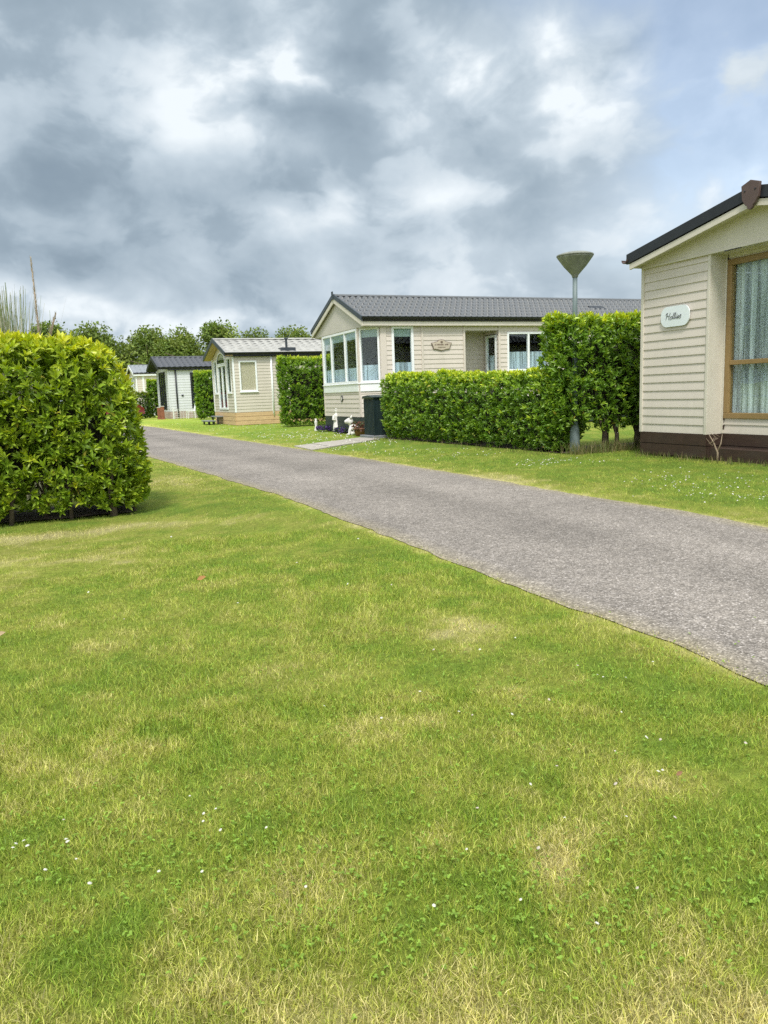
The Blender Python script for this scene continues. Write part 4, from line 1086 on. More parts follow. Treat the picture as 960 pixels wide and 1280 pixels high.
# ------------------------------------------------------------------ the near cream home (right)
def home_right():
    h=empty('static_caravan',(3.87,11.47,0),math.radians(-67.3))
    tag(h,'cream static caravan with gold framed window, brown skirting and white oval name plate','static caravan','static caravans along the lane')
    W=4.15; y1=10.6; zs=.345; zt=2.675; rx0,rx1,rd=1.26,2.89,.27
    mb=MB()
    siding(mb,V3((0,0,0)),X_,rx0-.045,zs,zt,-Y_)
    siding(mb,V3((rx1+.045,0,0)),X_,W-rx1-.045,zs,zt,-Y_)
    siding(mb,V3((rx0,rd,0)),X_,rx1-rx0,zs,zt,-Y_,[(.02,rx1-rx0-.02,.545,2.60)])
    siding(mb,V3((W,0,0)),Y_,y1,zs,2.67,X_,[(1.,2.,1.3,2.4),(4,5.2,1.4,2.4)])
    siding(mb,V3((0,y1,0)),-Y_,y1,zs,2.67,-X_)
    mb.build('wall',M['cream'],h)
    bk=MB(); bk.box(0.01,rx0-.01,.004,.05,zs,2.66); bk.box(rx1+.01,W-.01,.004,.05,zs,2.66); bk.box(.01,.05,.05,y1,zs,2.66); bk.box(0.05,W,y1-.05,y1,zs,2.9)
    bk.build('inner_lining',M['dark_in'],h)
    # return walls of the recess, trims
    t=Trims()
    t.box(rx0-.045,rx0,-.022,rd+.02,zs-.01,zt); t.box(rx1,rx1+.045,-.022,rd+.02,zs-.01,zt)
    t.box(-.022,.03,-.026,.03,zs-.005,zt); t.box(W-.03,W+.022,-.026,.03,zs-.005,zt)
    t.build('corner_trim',M['cream2'],h)
    ed=MB()
    ed.box(rx0+.002,rx0+.028,rd-.03,rd-.005,zs,zt-.005); ed.box(rx0+.05,rx1-.05,rd-.03,rd-.005,2.615,2.675); 
    ed.box(rx0+.06,rx1-.06,rd-.034,rd-.03,2.63,2.645); ed.box(rx0+.06,rx1-.06,rd-.04,rd-.03,2.652,2.664)
    ed.build('window_trim',M['cream2'],h)
    # ladder strip of clips beside the window, one toothed strip
    cl=MB(); pts=[(rx0+.029,rd-.004,.40)]
    for k in range(18): z=.40+k*.128; pts+=[(rx0+.029,rd-.028,z),(rx0+.029,rd-.028,z+.055),(rx0+.029,rd-.012,z+.056),(rx0+.029,rd-.012,z+.127)]
    pts.append((rx0+.029,rd-.004,pts[-1][2])); cl.ext(pts,(.007,0,0))
    cl.build('edge_strip',M['brownskirt'],h)
    # gable panel with lower lip
    g=MB(); xm=W/2
    g.ext([(0.0,-.035,zt),(0,-.035,2.745),(xm,-.035,3.15),(W,-.035,2.745),(W,-.035,zt)],(0,.03,0))
    g.box(.0,W,-.045,rd+.02,zt-.012,zt+.012)
    g.build('gable_panel',M['cream2'],h)
    sk=MB()
    # soffit slot dark vent over the window
    sk.box(1.5,1.75,-.046,-.02,zt-.02,zt-.011); sk.build('vent',M['black'],h)
    window(h,(rx0,rd,0),X_,-Y_,.03,rx1-rx0-.03,.545,2.595,.075,'brass',hbars=(1.275,),curtain=(.60,2.55),cmat='lace',sill=False,depth=.05,proud=.03,wl=.085)
    window(h,(W,0,0),Y_,X_,1.02,1.98,1.32,2.38,.06,'brass',curtain=(1.4,2.36),cmat='lace')
    window(h,(W,0,0),Y_,X_,4.02,5.18,1.42,2.38,.06,'brass',curtain=(1.5,2.36),cmat='lace')
    skirt(h,[((0,0),(rx0,0)),((rx0,0),(rx0,rd)),((rx0,rd),(rx1,rd)),((rx1,rd),(rx1,0)),((rx1,0),(W,0)),((W,0),(W,y1)),((0,y1),(0,0))],.02,zs-.004,'brownskirt',2,.018,.01)
    mbx=MB(); mbx.box(.03,W-.03,.03,y1-.03,-.05,.16); mbx.build('footing',M['brownskirt'],h)
    room(h,0,W,.3,y1,.45,2.66)
    x0,x1=-.07,W+.07; yo=-.2; ze=2.765; zr=ze+(xm-x0)*.19
    tiled_roof(h,x0,x1,yo,y1+.1,ze,zr,'tile_dk',6,.2,th=.05)
    barge(h,x0-.03,x1+.03,yo-.035,ze+.115,zr+.122,.135,'black')
    barge(h,x0+.02,x1-.02,yo-.02,ze-.025,zr-.03,.075,'cream2',.03,name='verge_trim')
    s=MB()
    for xe in (x0,x1): s.ext([(xe+(.03 if xe<xm else -.03),yo+.01,ze-.065),(xm,yo+.01,zr-.08),(xm,yo+.01,zr-.06),(xe+(.03 if xe<xm else -.03),yo+.01,ze-.055)],(0,.22,0))
    s.build('soffit',M['cream2'],h)
    f=MB(); f.box(x0+.02,x0+.06,yo+.01,y1,ze-.08,ze+.02); f.box(x1-.06,x1-.02,yo+.01,y1,ze-.08,ze+.02); f.build('fascia',M['cream2'],h)
    gutter(h,x0,yo-.06,y1,ze+.045,'badge',-1.); gutter(h,x1,yo-.06,y1,ze+.045,'badge',1.)
    # shield shaped end cap on the ridge
    b=MB(); zc=zr+.145
    sh=[(-.0,.035),(.13,-.01),(.115,-.17),(.07,-.235),(.045,-.25),(.03,-.285),(0,-.30),(-.03,-.285),(-.045,-.25),(-.07,-.235),(-.115,-.17),(-.13,-.01)]
    b.ext([(xm+p,yo-.075,zc+q) for p,q in sh],(0,.038,0))
    for dx in (-.075,.075): b.lathe([(.0,0),(.012,0),(.012,.01),(0,.01)],(0,0,0),8) if False else b.box(xm+dx-.01,xm+dx+.01,yo-.082,yo-.074,zc-.09,zc-.07,1)
    b.build('ridge_badge',[M['badge'],M['black']],h,bevel=.01)
    return h
HR=home_right()

def oval_pts(w,hh,r,n=10):
    pts=[]
    for cx,cz,q0 in ((w/2-r,hh/2-r,0),(-w/2+r,hh/2-r,PI/2),(-w/2+r,-hh/2+r,PI),(w/2-r,-hh/2+r,1.5*PI)):
        for i in range(n+1):
            q=q0+PI/2*i/n; pts.append((cx+r*math.cos(q),cz+r*math.sin(q)))
    return pts
def name_plate():
    a=math.radians(-67.3); ux=V3((math.cos(a),math.sin(a),0)); n=V3((math.sin(a),-math.cos(a),0))
    c=V3((3.87,11.47,0))+ux*.665+Z*1.945+n*.02
    o=empty('name_plate',tuple(c),a); tag(o,'white oval house name plate reading Hollies in slanted script','sign')
    mb=MB(); mb.ext([(p,-.018,q) for p,q in oval_pts(.53,.275,.118)],(0,.016,0))
    # script lettering as thin raised strokes
    def stroke(pts,s=1.): 
        P_=[V3((p,-.0215,q)) for p,q in pts]
        mb.tube(P_,[.0038]*len(P_),5,1)
    def arc(cx,cz,rx,rz,a0,a1,k=9,sh=.35):
        return [(cx+rx*math.cos(a0+(a1-a0)*i/k)+sh*(rz*math.sin(a0+(a1-a0)*i/k)),cz+rz*math.sin(a0+(a1-a0)*i/k)) for i in range(k+1)]
    sl=.35
    def S(x,z): return (x+sl*z,z)
    zb=-.035
    L=[]
    L.append([S(-.150,zb),S(-.152,zb+.03),S(-.150,zb+.085)]); L.append([S(-.175,zb+.06),S(-.165,zb+.085),S(-.150,zb+.088)])
    L.append([S(-.100,zb+.088),S(-.102,zb+.03),S(-.098,zb),S(-.085,zb+.006)]); L.append([S(-.158,zb+.045),S(-.125,zb+.05),S(-.096,zb+.046)])
    L.append(arc(-.062,zb+.02,.018,.02,0,2*PI,12)); L.append([S(-.044,zb+.022),S(-.03,zb+.03),S(-.018,zb+.08),S(-.026,zb+.084),S(-.03,zb+.03),S(-.022,zb+.002),S(-.008,zb+.012)])
    L.append([S(-.008,zb+.012),S(.008,zb+.05),S(.010,zb+.082),S(.002,zb+.084),S(-.002,zb+.03),S(.006,zb+.002),S(.022,zb+.014)])
    L.append([S(.022,zb+.014),S(.034,zb+.04),S(.032,zb+.012),S(.038,zb+.002),S(.050,zb+.014)]); L.append([S(.036,zb+.056),S(.039,zb+.062)])
    L.append([S(.050,zb+.014),S(.070,zb+.026),S(.076,zb+.038),S(.066,zb+.042),S(.058,zb+.024),S(.064,zb+.002),S(.084,zb+.010)])
    L.append([S(.084,zb+.010),S(.106,zb+.050)]); L.append([S(.124,zb+.042),S(.114,zb+.050),S(.106,zb+.044),S(.108,zb+.034),S(.122,zb+.020),S(.122,zb+.008),S(.110,zb+.000),S(.096,zb+.006)]); 
    for s in L: stroke(s)
    mb.build('plate',[M['sign_w'],M['ink']],o)
name_plate()

# ------------------------------------------------------------------ the middle home with bay windows
def home_middle():
    h=empty('static_caravan',(-.33,19.55,0),math.radians(-67.3))
    tag(h,'cream static caravan with white bay windows, slate grey tiled roof and recessed door','static caravan','static caravans along the lane')
    W=3.7; y1=11.2; zs=.45; zt=2.75; c=.45   # canted bay corners
    A=[V3((-W,c,0)),V3((-W+c,0,0)),V3((-c,0,0)),V3((0,c,0))]
    mb=MB()
    # below the sill band: boards on front and both cants
    for p,q in zip(A,A[1:]):
        ux=(q-p);L=ux.length;ux.normalize(); siding(mb,p,ux,L,zs,1.10,ux.cross(Z))
    # long side: boards with openings for window, door recess and double window
    dy0,dy1,dep=2.83,3.84,.74
    siding(mb,V3((0,c+.12,0)),Y_,y1-c-.12,zs,2.74,X_,[(.73-c-.12,1.34-c-.12,1.30,2.70),(dy0-c-.12,dy1-c-.12,0,2.585),(4.12-c-.12,5.46-c-.12,1.50,2.54),(7.2-c-.12,8.0-c-.12,1.5,2.5)])
    siding(mb,V3((-dep,dy0,0)),Y_,dy1-dy0,zs,2.585,X_)
    siding(mb,V3((-dep,dy1,0)),X_,dep,zs,2.585,-Y_,[(.10,.69,.46,2.50)])
    mb.build('wall',M['cream'],h)
    rv=MB(); rv.box(-dep,0,dy0-.03,dy0,zs,2.585); rv.box(-dep-.05,0,dy0-.03,dy1+.03,2.585,2.62); rv.box(-dep-.05,-.0,dy0-.03,dy1+.03,zs-.1,zs)
    rv.box(-W,-W+.05,c+.06,y1,zs,2.74); rv.box(-W,0,y1-.05,y1,zs,3.3)
    rv.build('inner_wall',M['greige'],h)
    # corner posts and cover strips
    t=Trims()
    for p in A[1:3]: t.box(p.x-.035,p.x+.035,p.y-.02,p.y+.06,zs,zt-.05)
    t.box(-.06,.028,c-.03,c+.13,zs,2.74)
    t.box(-W-.02,-W+.05,c-.03,c+.1,zs,2.74)
    for yy in (1.56,dy0-.05,dy1+.01,9.4): t.box(.0,.03,yy,yy+.055,zs,2.735)
    t.build('corner_trim',M['cream'],h)
    # white sill band round the bay
    sb=MB()
    for i,(p,q) in enumerate(zip(A,A[1:])):
        ux=(q-p);L=ux.length;ux.normalize();n=ux.cross(Z)
        sb.obx(p,ux,n,.03,L-.03,-.03,.034,1.10,1.295); sb.obx(p,ux,n,.0,L,-.03,.055,1.295,1.32)
    sb.build('sill_band',M['white'],h,bevel=.005)
    # bay windows
    p,q=A[1],A[2]; ux=(q-p).normalized(); L=(q-p).length
    window(h,p,ux,ux.cross(Z),.04,L-.04,1.32,2.68,.06,'white',bars=(L*.27,L*.66),curtain=(1.36,1.72),blind=(2.44,2.64),sill=False,name='bay_window')
    p,q=A[2],A[3]; ux=(q-p).normalized(); L=(q-p).length
    window(h,p,ux,ux.cross(Z),.045,L-.045,1.32,2.68,.05,'white',curtain=(1.36,1.76),blind=(2.45,2.65),sill=False,name='bay_window')
    p,q=A[0],A[1]; ux=(q-p).normalized(); L=(q-p).length
    window(h,p,ux,ux.cross(Z),.045,L-.045,1.32,2.68,.05,'white',curtain=(1.36,1.74),sill=False,name='bay_window')
    window(h,(0,0,0),Y_,X_,.73,1.34,1.30,2.70,.065,'white',curtain=(1.35,1.80),blind=(2.44,2.66))
    window(h,(0,0,0),Y_,X_,4.12,5.46,1.50,2.54,.055,'white',bars=(4.80,),curtain=(1.55,2.02))
    window(h,(0,0,0),Y_,X_,7.2,8.0,1.50,2.50,.055,'white',curtain=(1.55,2.0))
    dm=window(h,(-dep,dy1,0),X_,-Y_,.12,.67,.48,2.48,.06,'white',hbars=(1.15,),curtain=(1.2,1.95),sill=False,name='glazed_door')
    hd=MB(); hd.box(-dep+.17,-dep+.19,dy1-.07,dy1-.03,1.45,1.6); hd.build('handle',M['chrome'],dm)
    # gable panel, flat soffit over the cants
    xm=-W/2; g=MB(); x0,x1=-W-.16,.16; yo=-.10; ze=2.80; sl=.385; zr=ze+(xm-x0)*sl
    g.ext([(-W-.10,-.035,2.70),(-W-.10,-.035,2.80),(xm,-.035,zr-.06),(.10,-.035,2.80),(.10,-.035,2.70)],(0,.03,0))
    g.box(-W-.1,.10,-.03,c+.2,2.68,2.70)
    g.build('gable_panel',M['greige'],h)
    tiled_roof(h,x0,x1,yo,y1+.1,ze,zr,'tile',7,.17,th=.055)
    barge(h,x0-.03,x1+.03,yo-.035,ze+.125,zr+.135,.115,'navy')
    barge(h,x0,x1,yo-.02,ze+.008,zr+.01,.115,'cream2',.03,name='verge_trim')
    cap=MB(); cap.ext([(xm-.05,yo-.05,zr+.19),(xm+.05,yo-.05,zr+.19),(xm+.055,yo-.05,zr-.02),(xm-.055,yo-.05,zr-.02)],(0,.02,0)); cap.build('ridge_cap',M['navy'],h)
    f=MB(); f.box(x1-.045,x1-.015,yo+.012,y1,ze-.10,ze+.06); f.box(.01,x1-.046,yo+.015,y1,ze-.098,ze-.07); f.box(x0+.015,x0+.045,yo+.012,y1,ze-.10,ze+.06)
    f.build('fascia',M['cream2'],h)
    gutter(h,x1-.02,yo-.03,y1,ze+.115,'black',1.); gutter(h,x0+.02,yo-.03,y1,ze+.115,'black',-1.)
    v=MB(); v.ext([(-.95,7.5,3.28),(-.72,7.5,3.20),(-.72,7.5,3.26),(-.95,7.5,3.36)],(0,.5,0)); v.build('roof_vent',M['black'],h)
    # dark timber skirt boards
    sg=[((A[i].x,A[i].y),(A[i+1].x,A[i+1].y)) for i in range(3)]+[((0,c),(0,y1)),((-W,y1),(-W,c))]
    skirt(h,sg,0.02,zs-.01,'greenskirt',3,.015,.008)
    fo=MB(); fo.box(-W+.3,-.3,.4,y1-.03,-.05,.3); fo.build('footing',M['greenskirt'],h)
    rm=MB(); rm.box(-W+.06,-.06,.5,y1-.1,.50,.54); rm.box(-W+.06,-.06,.5,y1-.1,2.70,2.72); rm.box(-W+.06,-.95,2.75,2.80,.54,2.7)
    rm.box(-W+.1,-W+.7,.7,2.5,.54,.98); rm.box(-W+.1,-W+.3,.7,2.5,.98,1.4); rm.box(-1.6,-.4,1.9,2.5,.54,1.0); rm.box(-W+.1,-.95,5.6,5.65,.54,2.7)
    rm.build('interior',M['dark_in'],h)
    # round grey number disc on the bay
    d=MB(); cx=-1.78; ring=[(cx+.085*math.cos(q),-.03,.93+.085*math.sin(q)) for q in np.linspace(0,2*PI,20,endpoint=False)]
    d.ext(ring,(0,.014,0)); ring2=[(cx+.055*math.cos(q),-.034,.93+.055*math.sin(q)) for q in np.linspace(0,2*PI,20,endpoint=False)]
    d.ext(ring2,(0,.004,0),1); d.build('round_plaque',[M['navy'],M['greige']],h)
    return h
HM=home_middle()

def crest_sign():
    a=math.radians(-67.3); ux=V3((-math.sin(a),math.cos(a),0)); n=V3((math.cos(a),math.sin(a),0))
    c=V3((-.33,19.55,0))+ux*2.13+Z*2.215+n*.022
    o=empty('house_sign',tuple(c),a+PI/2); tag(o,'brown edged scroll shaped house sign on the cream boards beside the recessed door','sign')
    out=[(-.28,.02),(-.30,.055),(-.20,.075),(-.13,.09),(-.08,.13),(0,.145),(.08,.13),(.13,.09),(.20,.075),(.30,.055),(.28,.02),(.255,-.04),(.24,-.10),(.12,-.115),(.05,-.135),(0,-.14),(-.05,-.135),(-.12,-.115),(-.24,-.10),(-.255,-.04)]
    mb=MB(); mb.ext([(p,-.014,q) for p,q in out],(0,.012,0),1)
    mb.ext([(p*.93,-.019,q*.90) for p,q in out],(0,.005,0),0)
    mb.ext([(.035*math.cos(q),-.022,.075+.03*math.sin(q)) for q in np.linspace(0,2*PI,12,endpoint=False)],(0,.003,0),1)
    r=random.Random(3)
    x=-.20
    while x<.19:
        w=r.uniform(.012,.03); 
        if r.random()<.85: mb.box(x,x+w*.75,-.0225,-.019,-.005,.02+r.uniform(-.004,.014),1)
        x+=w
    x=-.11
    while x<.10:
        w=r.uniform(.01,.022); mb.box(x,x+w*.7,-.0225,-.019,-.065,-.05,1); x+=w
    mb.build('plate',[M['signstone'],M['signbrown']],o)
crest_sign()

# ------------------------------------------------------------------ third home: pale roof, arched gable door
def home_third():
    h=empty('static_caravan',(-5.57,29.97,0),math.radians(-66.7))
    tag(h,'beige static caravan with pale weathered tile roof, arched glass gable and new timber skirting','static caravan','static caravans along the lane')
    W=3.9; y1=10.5; zs=.50; zt=2.62; xm=-W/2
    ws=[(-3.62,-2.98,1.25),(-1.12,-.40,1.25)]; d0,d1=-2.86,-1.24
    mb=MB()
    siding(mb,V3((-W,0,0)),X_,W,zs,2.60,-Y_,[(a+W,b+W,z,2.60) for a,b,z in ws]+[(d0+W,d1+W,.58,2.60)])
    siding(mb,V3((0,0,0)),Y_,y1,zs,2.72,X_,[(.22,.92,1.28,2.46),(4.2,5.2,1.5,2.4)])
    g=[(-W,2.60),(-W,2.68),(xm,3.30),(0,2.68),(0,2.60)]
    mb.ext([(p,-.002,q) for p,q in g],(0,.03,0)); 
    mb.build('wall',M['beige'],h); plain_walls(h,-W,0,0,y1,zs,2.7,'beige')
    t=Trims(); t.box(-.03,.022,-.03,.04,zs,2.7); t.box(-W-.022,-W+.03,-.03,.04,zs,2.7); t.box(0,.028,1.46,1.53,.40,2.7); t.build('corner_trim',M['white'],h)
    for a,b,z in ws: window(h,(0,0,0),X_,-Y_,a,b,z,2.62 if True else 2.5,.06,'white',curtain=None)
    dr=window(h,(0,0,0),X_,-Y_,d0,d1,.60,2.42,.085,'white',bars=((d0+d1)/2,),sill=False,name='glazed_door')
    # fan light over the door
    cx=(d0+d1)/2; hw=(d1-d0)/2
    arc=[(cx-hw+.0,2.42)]+[(cx-hw*math.cos(q),2.50+.40*math.sin(q)) for q in np.linspace(0,PI,14)]+[(cx+hw,2.42)]
    inn=[(cx+(p-cx)*.86,2.46+(q-2.42)*.82) for p,q in arc]
    f=MB(); n=len(arc)
    vs=[(p,-.035,q) for p,q in arc]+[(p,-.035,q) for p,q in inn]
    f.add(vs,[(i,i+1,n+i+1,n+i) for i in range(n-1)]+[(n-1,0,n,2*n-1)])
    vs2=[(p,-.005,q) for p,q in arc]; f.add([(p,-.035,q) for p,q in arc]+vs2,[(i,i+n,i+n+1,i+1) for i in range(n-1)])
    fl=f.build('fan_light',M['white'],h)
    pn=MB(); pn.ext([(p,-.014,q) for p,q in inn],(0,.006,0)); pn.build('pane',M['glass'],fl)
    bk=MB(); bk.ext([(p,.0305,q) for p,q in inn],(0,.01,0)); 
    window(h,(0,0,0),Y_,X_,.22,.92,1.28,2.46,.06,'white',blind=(1.33,2.42),bmat='blind')
    window(h,(0,0,0),Y_,X_,4.2,5.2,1.5,2.4,.06,'white',curtain=(1.55,2.3))
    x0,x1=-W-.16,.16; yo=-.32; ze=2.68; sl=.31; zr=ze+(xm-x0)*sl
    tiled_roof(h,x0,x1,yo,y1+.1,ze,zr,'tile_lt',7,.33,th=.05,lift=.03,wave=.016)
    barge(h,x0-.03,x1+.03,yo-.035,ze+.12,zr+.13,.16,'navy')
    s=MB()
    for xe in (x0,x1): s.ext([(xe,yo+.01,ze-.03),(xm,yo+.01,zr-.03),(xm,yo+.01,zr-.005),(xe,yo+.01,ze-.005)],(0,-yo-.02,0))
    s.build('soffit',M['soffit'],h)
    gutter(h,x1-.02,yo-.03,y1,ze+.09,'black',1.)
    fs=MB(); fs.box(.01,x1-.02,.01,y1,ze-.06,ze-.03); fs.box(x1-.045,x1-.02,yo+.01,y1,ze-.06,ze+.05); fs.build('fascia',M['black'],h)
    skirt(h,[((-W,0),(0,0)),((0,0),(0,y1)),((-W,y1),(-W,0))],.0,zs-.01,'timber',3,.025,.014)
    dp=MB(); dp.tube([(.05,1.50,.32),(.05,1.50,2.66)],.03,8); dp.build('downpipe',M['white'],h,True)
    fl=MB(); fl.box(-.55,-.05,1.95,2.55,2.82,2.95); fl.tube([(-.3,2.25,2.9),(-.3,2.25,3.28)],.045,10); fl.lathe([(.08,0),(.08,.04),(.0,.07)],(-.3,2.25,3.28),10); fl.build('flue',M['navy'],h)
    rm=MB(); rm.box(-W+.06,-.06,.1,y1-.1,.54,.58); rm.box(-W+.06,-.06,.1,y1-.1,2.66,2.68); rm.box(-W+.06,-.06,4.,4.05,.58,2.66); rm.build('interior',M['dark_in'],h)
    return h
home_third()

def door_steps():
    a=math.radians(-66.7); o=empty('door_steps',(-6.62,32.55,0),a); tag(o,'low dark grey two tread steps standing before the arched glass door','steps')
    mb=MB()
    mb.box(-.55,.55,-.38,.02,.30,.345); o1=mb.build('upper_tread',M['greyslab'],o,bevel=.01)
    mb=MB(); mb.box(-.65,.65,-.78,-.40,.13,.175); mb.build('lower_tread',M['greyslab'],o,bevel=.01)
    for x in (-.5,.5):
        l=Trims(); l.box(x-.03,x+.03,-.34,-.28,0,.299); l.box(x-.03,x+.03,-.06,0,0,.299); l.box(x-.04,x+.04,-.72,-.66,0,.129); l.box(x-.04,x+.04,-.50,-.44,0,.129); l.build('leg',M['black'],o)
door_steps()

# ------------------------------------------------------------------ fourth home: grey with black frames
def home_fourth():
    h=empty('static_caravan',(-12.08,44.8,0),math.radians(-65))
    tag(h,'pale grey static caravan with black window frames, black barge boards and brick skirting','static caravan','static caravans along the lane')
    W=3.8; y1=10.5; zs=.42; xm=-W/2
    mb=MB()
    siding(mb,V3((-W,0,0)),X_,W,zs,2.72,-Y_,[(.75,W-.9,.52,2.72)],.15)
    siding(mb,V3((0,0,0)),Y_,y1,zs,2.86,X_,[(1.25,2.35,.55,2.62),(5,6,1.5,2.4)],.15)
    mb.ext([(-W,-.002,2.72),(-W,-.002,2.8),(xm,-.002,3.4),(0,-.002,2.8),(0,-.002,2.72)],(0,.03,0))
    mb.build('wall',M['palegrey'],h); plain_walls(h,-W,0,0,y1,zs,2.8,'palegrey')
    window(h,(-W,0,0),X_,-Y_,.75,W-.9,.52,2.72,.07,'black',bars=(1.5,2.2),sill=False,name='patio_window')
    window(h,(0,0,0),Y_,X_,1.25,2.35,.55,2.62,.09,'black',bars=(1.8,),sill=False,name='patio_window')
    window(h,(0,0,0),Y_,X_,5,6,1.5,2.4,.08,'black')
    t=Trims(); t.box(-.03,.022,-.03,.04,zs,2.8); t.box(-W-.022,-W+.03,-.03,.04,zs,2.8); t.build('corner_trim',M['palegrey'],h)
    x0,x1=-W-.18,.18; yo=-.55; ze=2.84; zr=ze+(xm-x0)*.33
    tiled_roof(h,x0,x1,yo,y1,ze,zr,'tile_dk',5,.3,th=.05)
    barge(h,x0-.03,x1+.03,yo-.035,ze+.12,zr+.13,.2,'black')
    s=MB()
    for xe in (x0,x1): s.ext([(xe,yo+.01,ze-.03),(xm,yo+.01,zr-.03),(xm,yo+.01,zr-.005),(xe,yo+.01,ze-.005)],(0,-yo-.02,0))
    s.build('soffit',M['black'],h)
    gutter(h,x1-.02,yo-.03,y1,ze+.09,'black',1.)
    fs=MB(); fs.box(.01,x1-.02,.01,y1,ze-.08,ze-.03); fs.build('fascia',M['black'],h)
    dp=MB(); dp.tube([(.06,.42,.1),(.06,.42,2.8)],.045,8); dp.build('downpipe',M['black'],h,True)
    skirt(h,[((-W,0),(0,0)),((0,0),(0,y1)),((-W,y1),(-W,0))],.0,zs-.01,'brickskirt',5,.012,.012)
    wl=MB(); wl.box(.012,.06,.68,.8,1.28,1.36); wl.build('outside_lamp',M['black'],h)
    rm=MB(); rm.box(-W+.06,-.06,.1,y1-.1,.44,.48); rm.box(-W+.06,-.06,.1,y1-.1,2.75,2.78); rm.box(-W+.06,-.06,4.,4.05,.5,2.74); rm.build('interior',M['dark_in'],h)
home_fourth()

# ------------------------------------------------------------------ fifth home, far
def home_fifth():
    h=empty('static_caravan',(-17.45,56.2,0),math.radians(-65))
    tag(h,'small distant white and cream static caravan with pale slate roof beyond the red car','static caravan','static caravans along the lane')
    W=3.8; y1=10.5; zs=.5; xm=-W/2; zt=3.0
    mb=MB()
    siding(mb,V3((-W,0,0)),X_,W,zs,zt,-Y_,[(.5,W-.7,1.55,2.9)],.15)
    siding(mb,V3((0,0,0)),Y_,y1,zs,zt,X_,[(1.5,2.4,1.5,2.6)],.15)
    mb.ext([(-W,-.002,zt),(xm,-.002,3.6),(0,-.002,zt)],(0,.03,0))
    mb.build('wall',M['cream'],h); plain_walls(h,-W,0,0,y1,zs,zt,'cream')
    window(h,(-W,0,0),X_,-Y_,.5,W-.7,1.55,2.9,.09,'white',bars=(1.35,2.2),curtain=(1.6,2.2))
    window(h,(0,0,0),Y_,X_,1.5,2.4,1.5,2.6,.1,'white')
    t=Trims(); t.box(-.05,.03,-.04,.05,zs,zt); t.box(0,.04,.42,.55,zs,zt); t.build('corner_trim',M['white'],h)
    x0,x1=-W-.18,.18; yo=-.2; ze=3.0; zr=ze+(xm-x0)*.30
    tiled_roof(h,x0,x1,yo,y1,ze,zr,'tile_blue',5,.3,th=.05,fine=False)
    barge(h,x0-.03,x1+.03,yo-.035,ze+.1,zr+.1,.2,'white')
    f=MB(); f.box(x1-.05,x1-.02,yo+.01,y1,ze-.12,ze+.06); f.box(.01,x1-.055,.01,y1,ze-.11,ze-.08); f.build('fascia',M['white'],h)
    skirt(h,[((-W,0),(0,0)),((0,0),(0,y1)),((-W,y1),(-W,0))],.0,zs-.01,'palegrey',3,.012,.012)
    rm=MB(); rm.box(-W+.06,-.06,.1,y1-.1,.5,.54); rm.box(-W+.06,-.06,.1,y1-.1,2.95,2.98); rm.box(-W+.06,-.06,4.,4.05,.5,2.9); rm.build('interior',M['dark_in'],h)
home_fifth()

# ------------------------------------------------------------------ street lamp
def lamp():
    o=empty('street_lamp',(3.09,12.32,0)); tag(o,'grey green street lamp with upturned cone head rising from the tall hedge','street lamp')
    mb=MB(); mb.lathe([(.082,-.05),(.082,.04),(.078,.22),(.072,.36),(.045,.50),(.042,1.2),(.038,2.2),(.036,2.74)],n=20); mb.build('pole',M['pole'],o,True)
    hd=MB(); hd.lathe([(.036,2.70),(.045,2.71),(.05,2.735),(.07,2.76),(.17,2.87),(.262,2.995),(.27,3.005),(.272,3.02)],n=40); c=hd.build('lamp_head',M['lampgrey'],o,True)
    ld=MB(); ld.lathe([(.278,3.018),(.283,3.03),(.278,3.045),(.20,3.07),(.10,3.085),(0.001,3.09)],n=40); ld.build('lid',M['lampgrey'],c,True)
lamp()

# ------------------------------------------------------------------ green store box beside the middle home
def store_box():
    a=math.radians(-67.3+90); o=empty('storage_bin',(.10,18.72,0),a); tag(o,'dark green ribbed metal storage bin beside the bay window','storage bin')
    mb=MB(); w,d,hh=.82,.62,.93
    mb.box(-w/2+.012,w/2-.012,-d/2+.012,d/2-.012,.06,hh)
    for k in range(10):
        x=-w/2+.02+k*(w-.04)/9
        mb.box(x-.013,x+.013,-d/2-.004,-d/2+.012,.07,hh-.02); mb.box(x-.013,x+.013,d/2-.012,d/2+.004,.07,hh-.02)
    for k in range(8):
        y=-d/2+.02+k*(d-.04)/7
        mb.box(-w/2-.004,-w/2+.012,y-.013,y+.013,.07,hh-.02); mb.box(w/2-.012,w/2+.004,y-.013,y+.013,.07,hh-.02)
    mb.build('body',M['binlid'],o)
    l=MB(); l.ext([(-w/2-.03,-d/2-.03,hh),(-w/2-.03,-d/2-.03,hh+.035),(-w/2-.03,0,hh+.075),(-w/2-.03,d/2+.03,hh+.05),(-w/2-.03,d/2+.03,hh)],(w+.06,0,0)); l.build('lid',M['binlid'],o,bevel=.012)
    b=MB(); b.box(-w/2-.1,w/2+.1,-d/2-.12,d/2+.08,-.02,.055); b.build('base_slab',M['greyslab'],o,bevel=.01)
store_box()

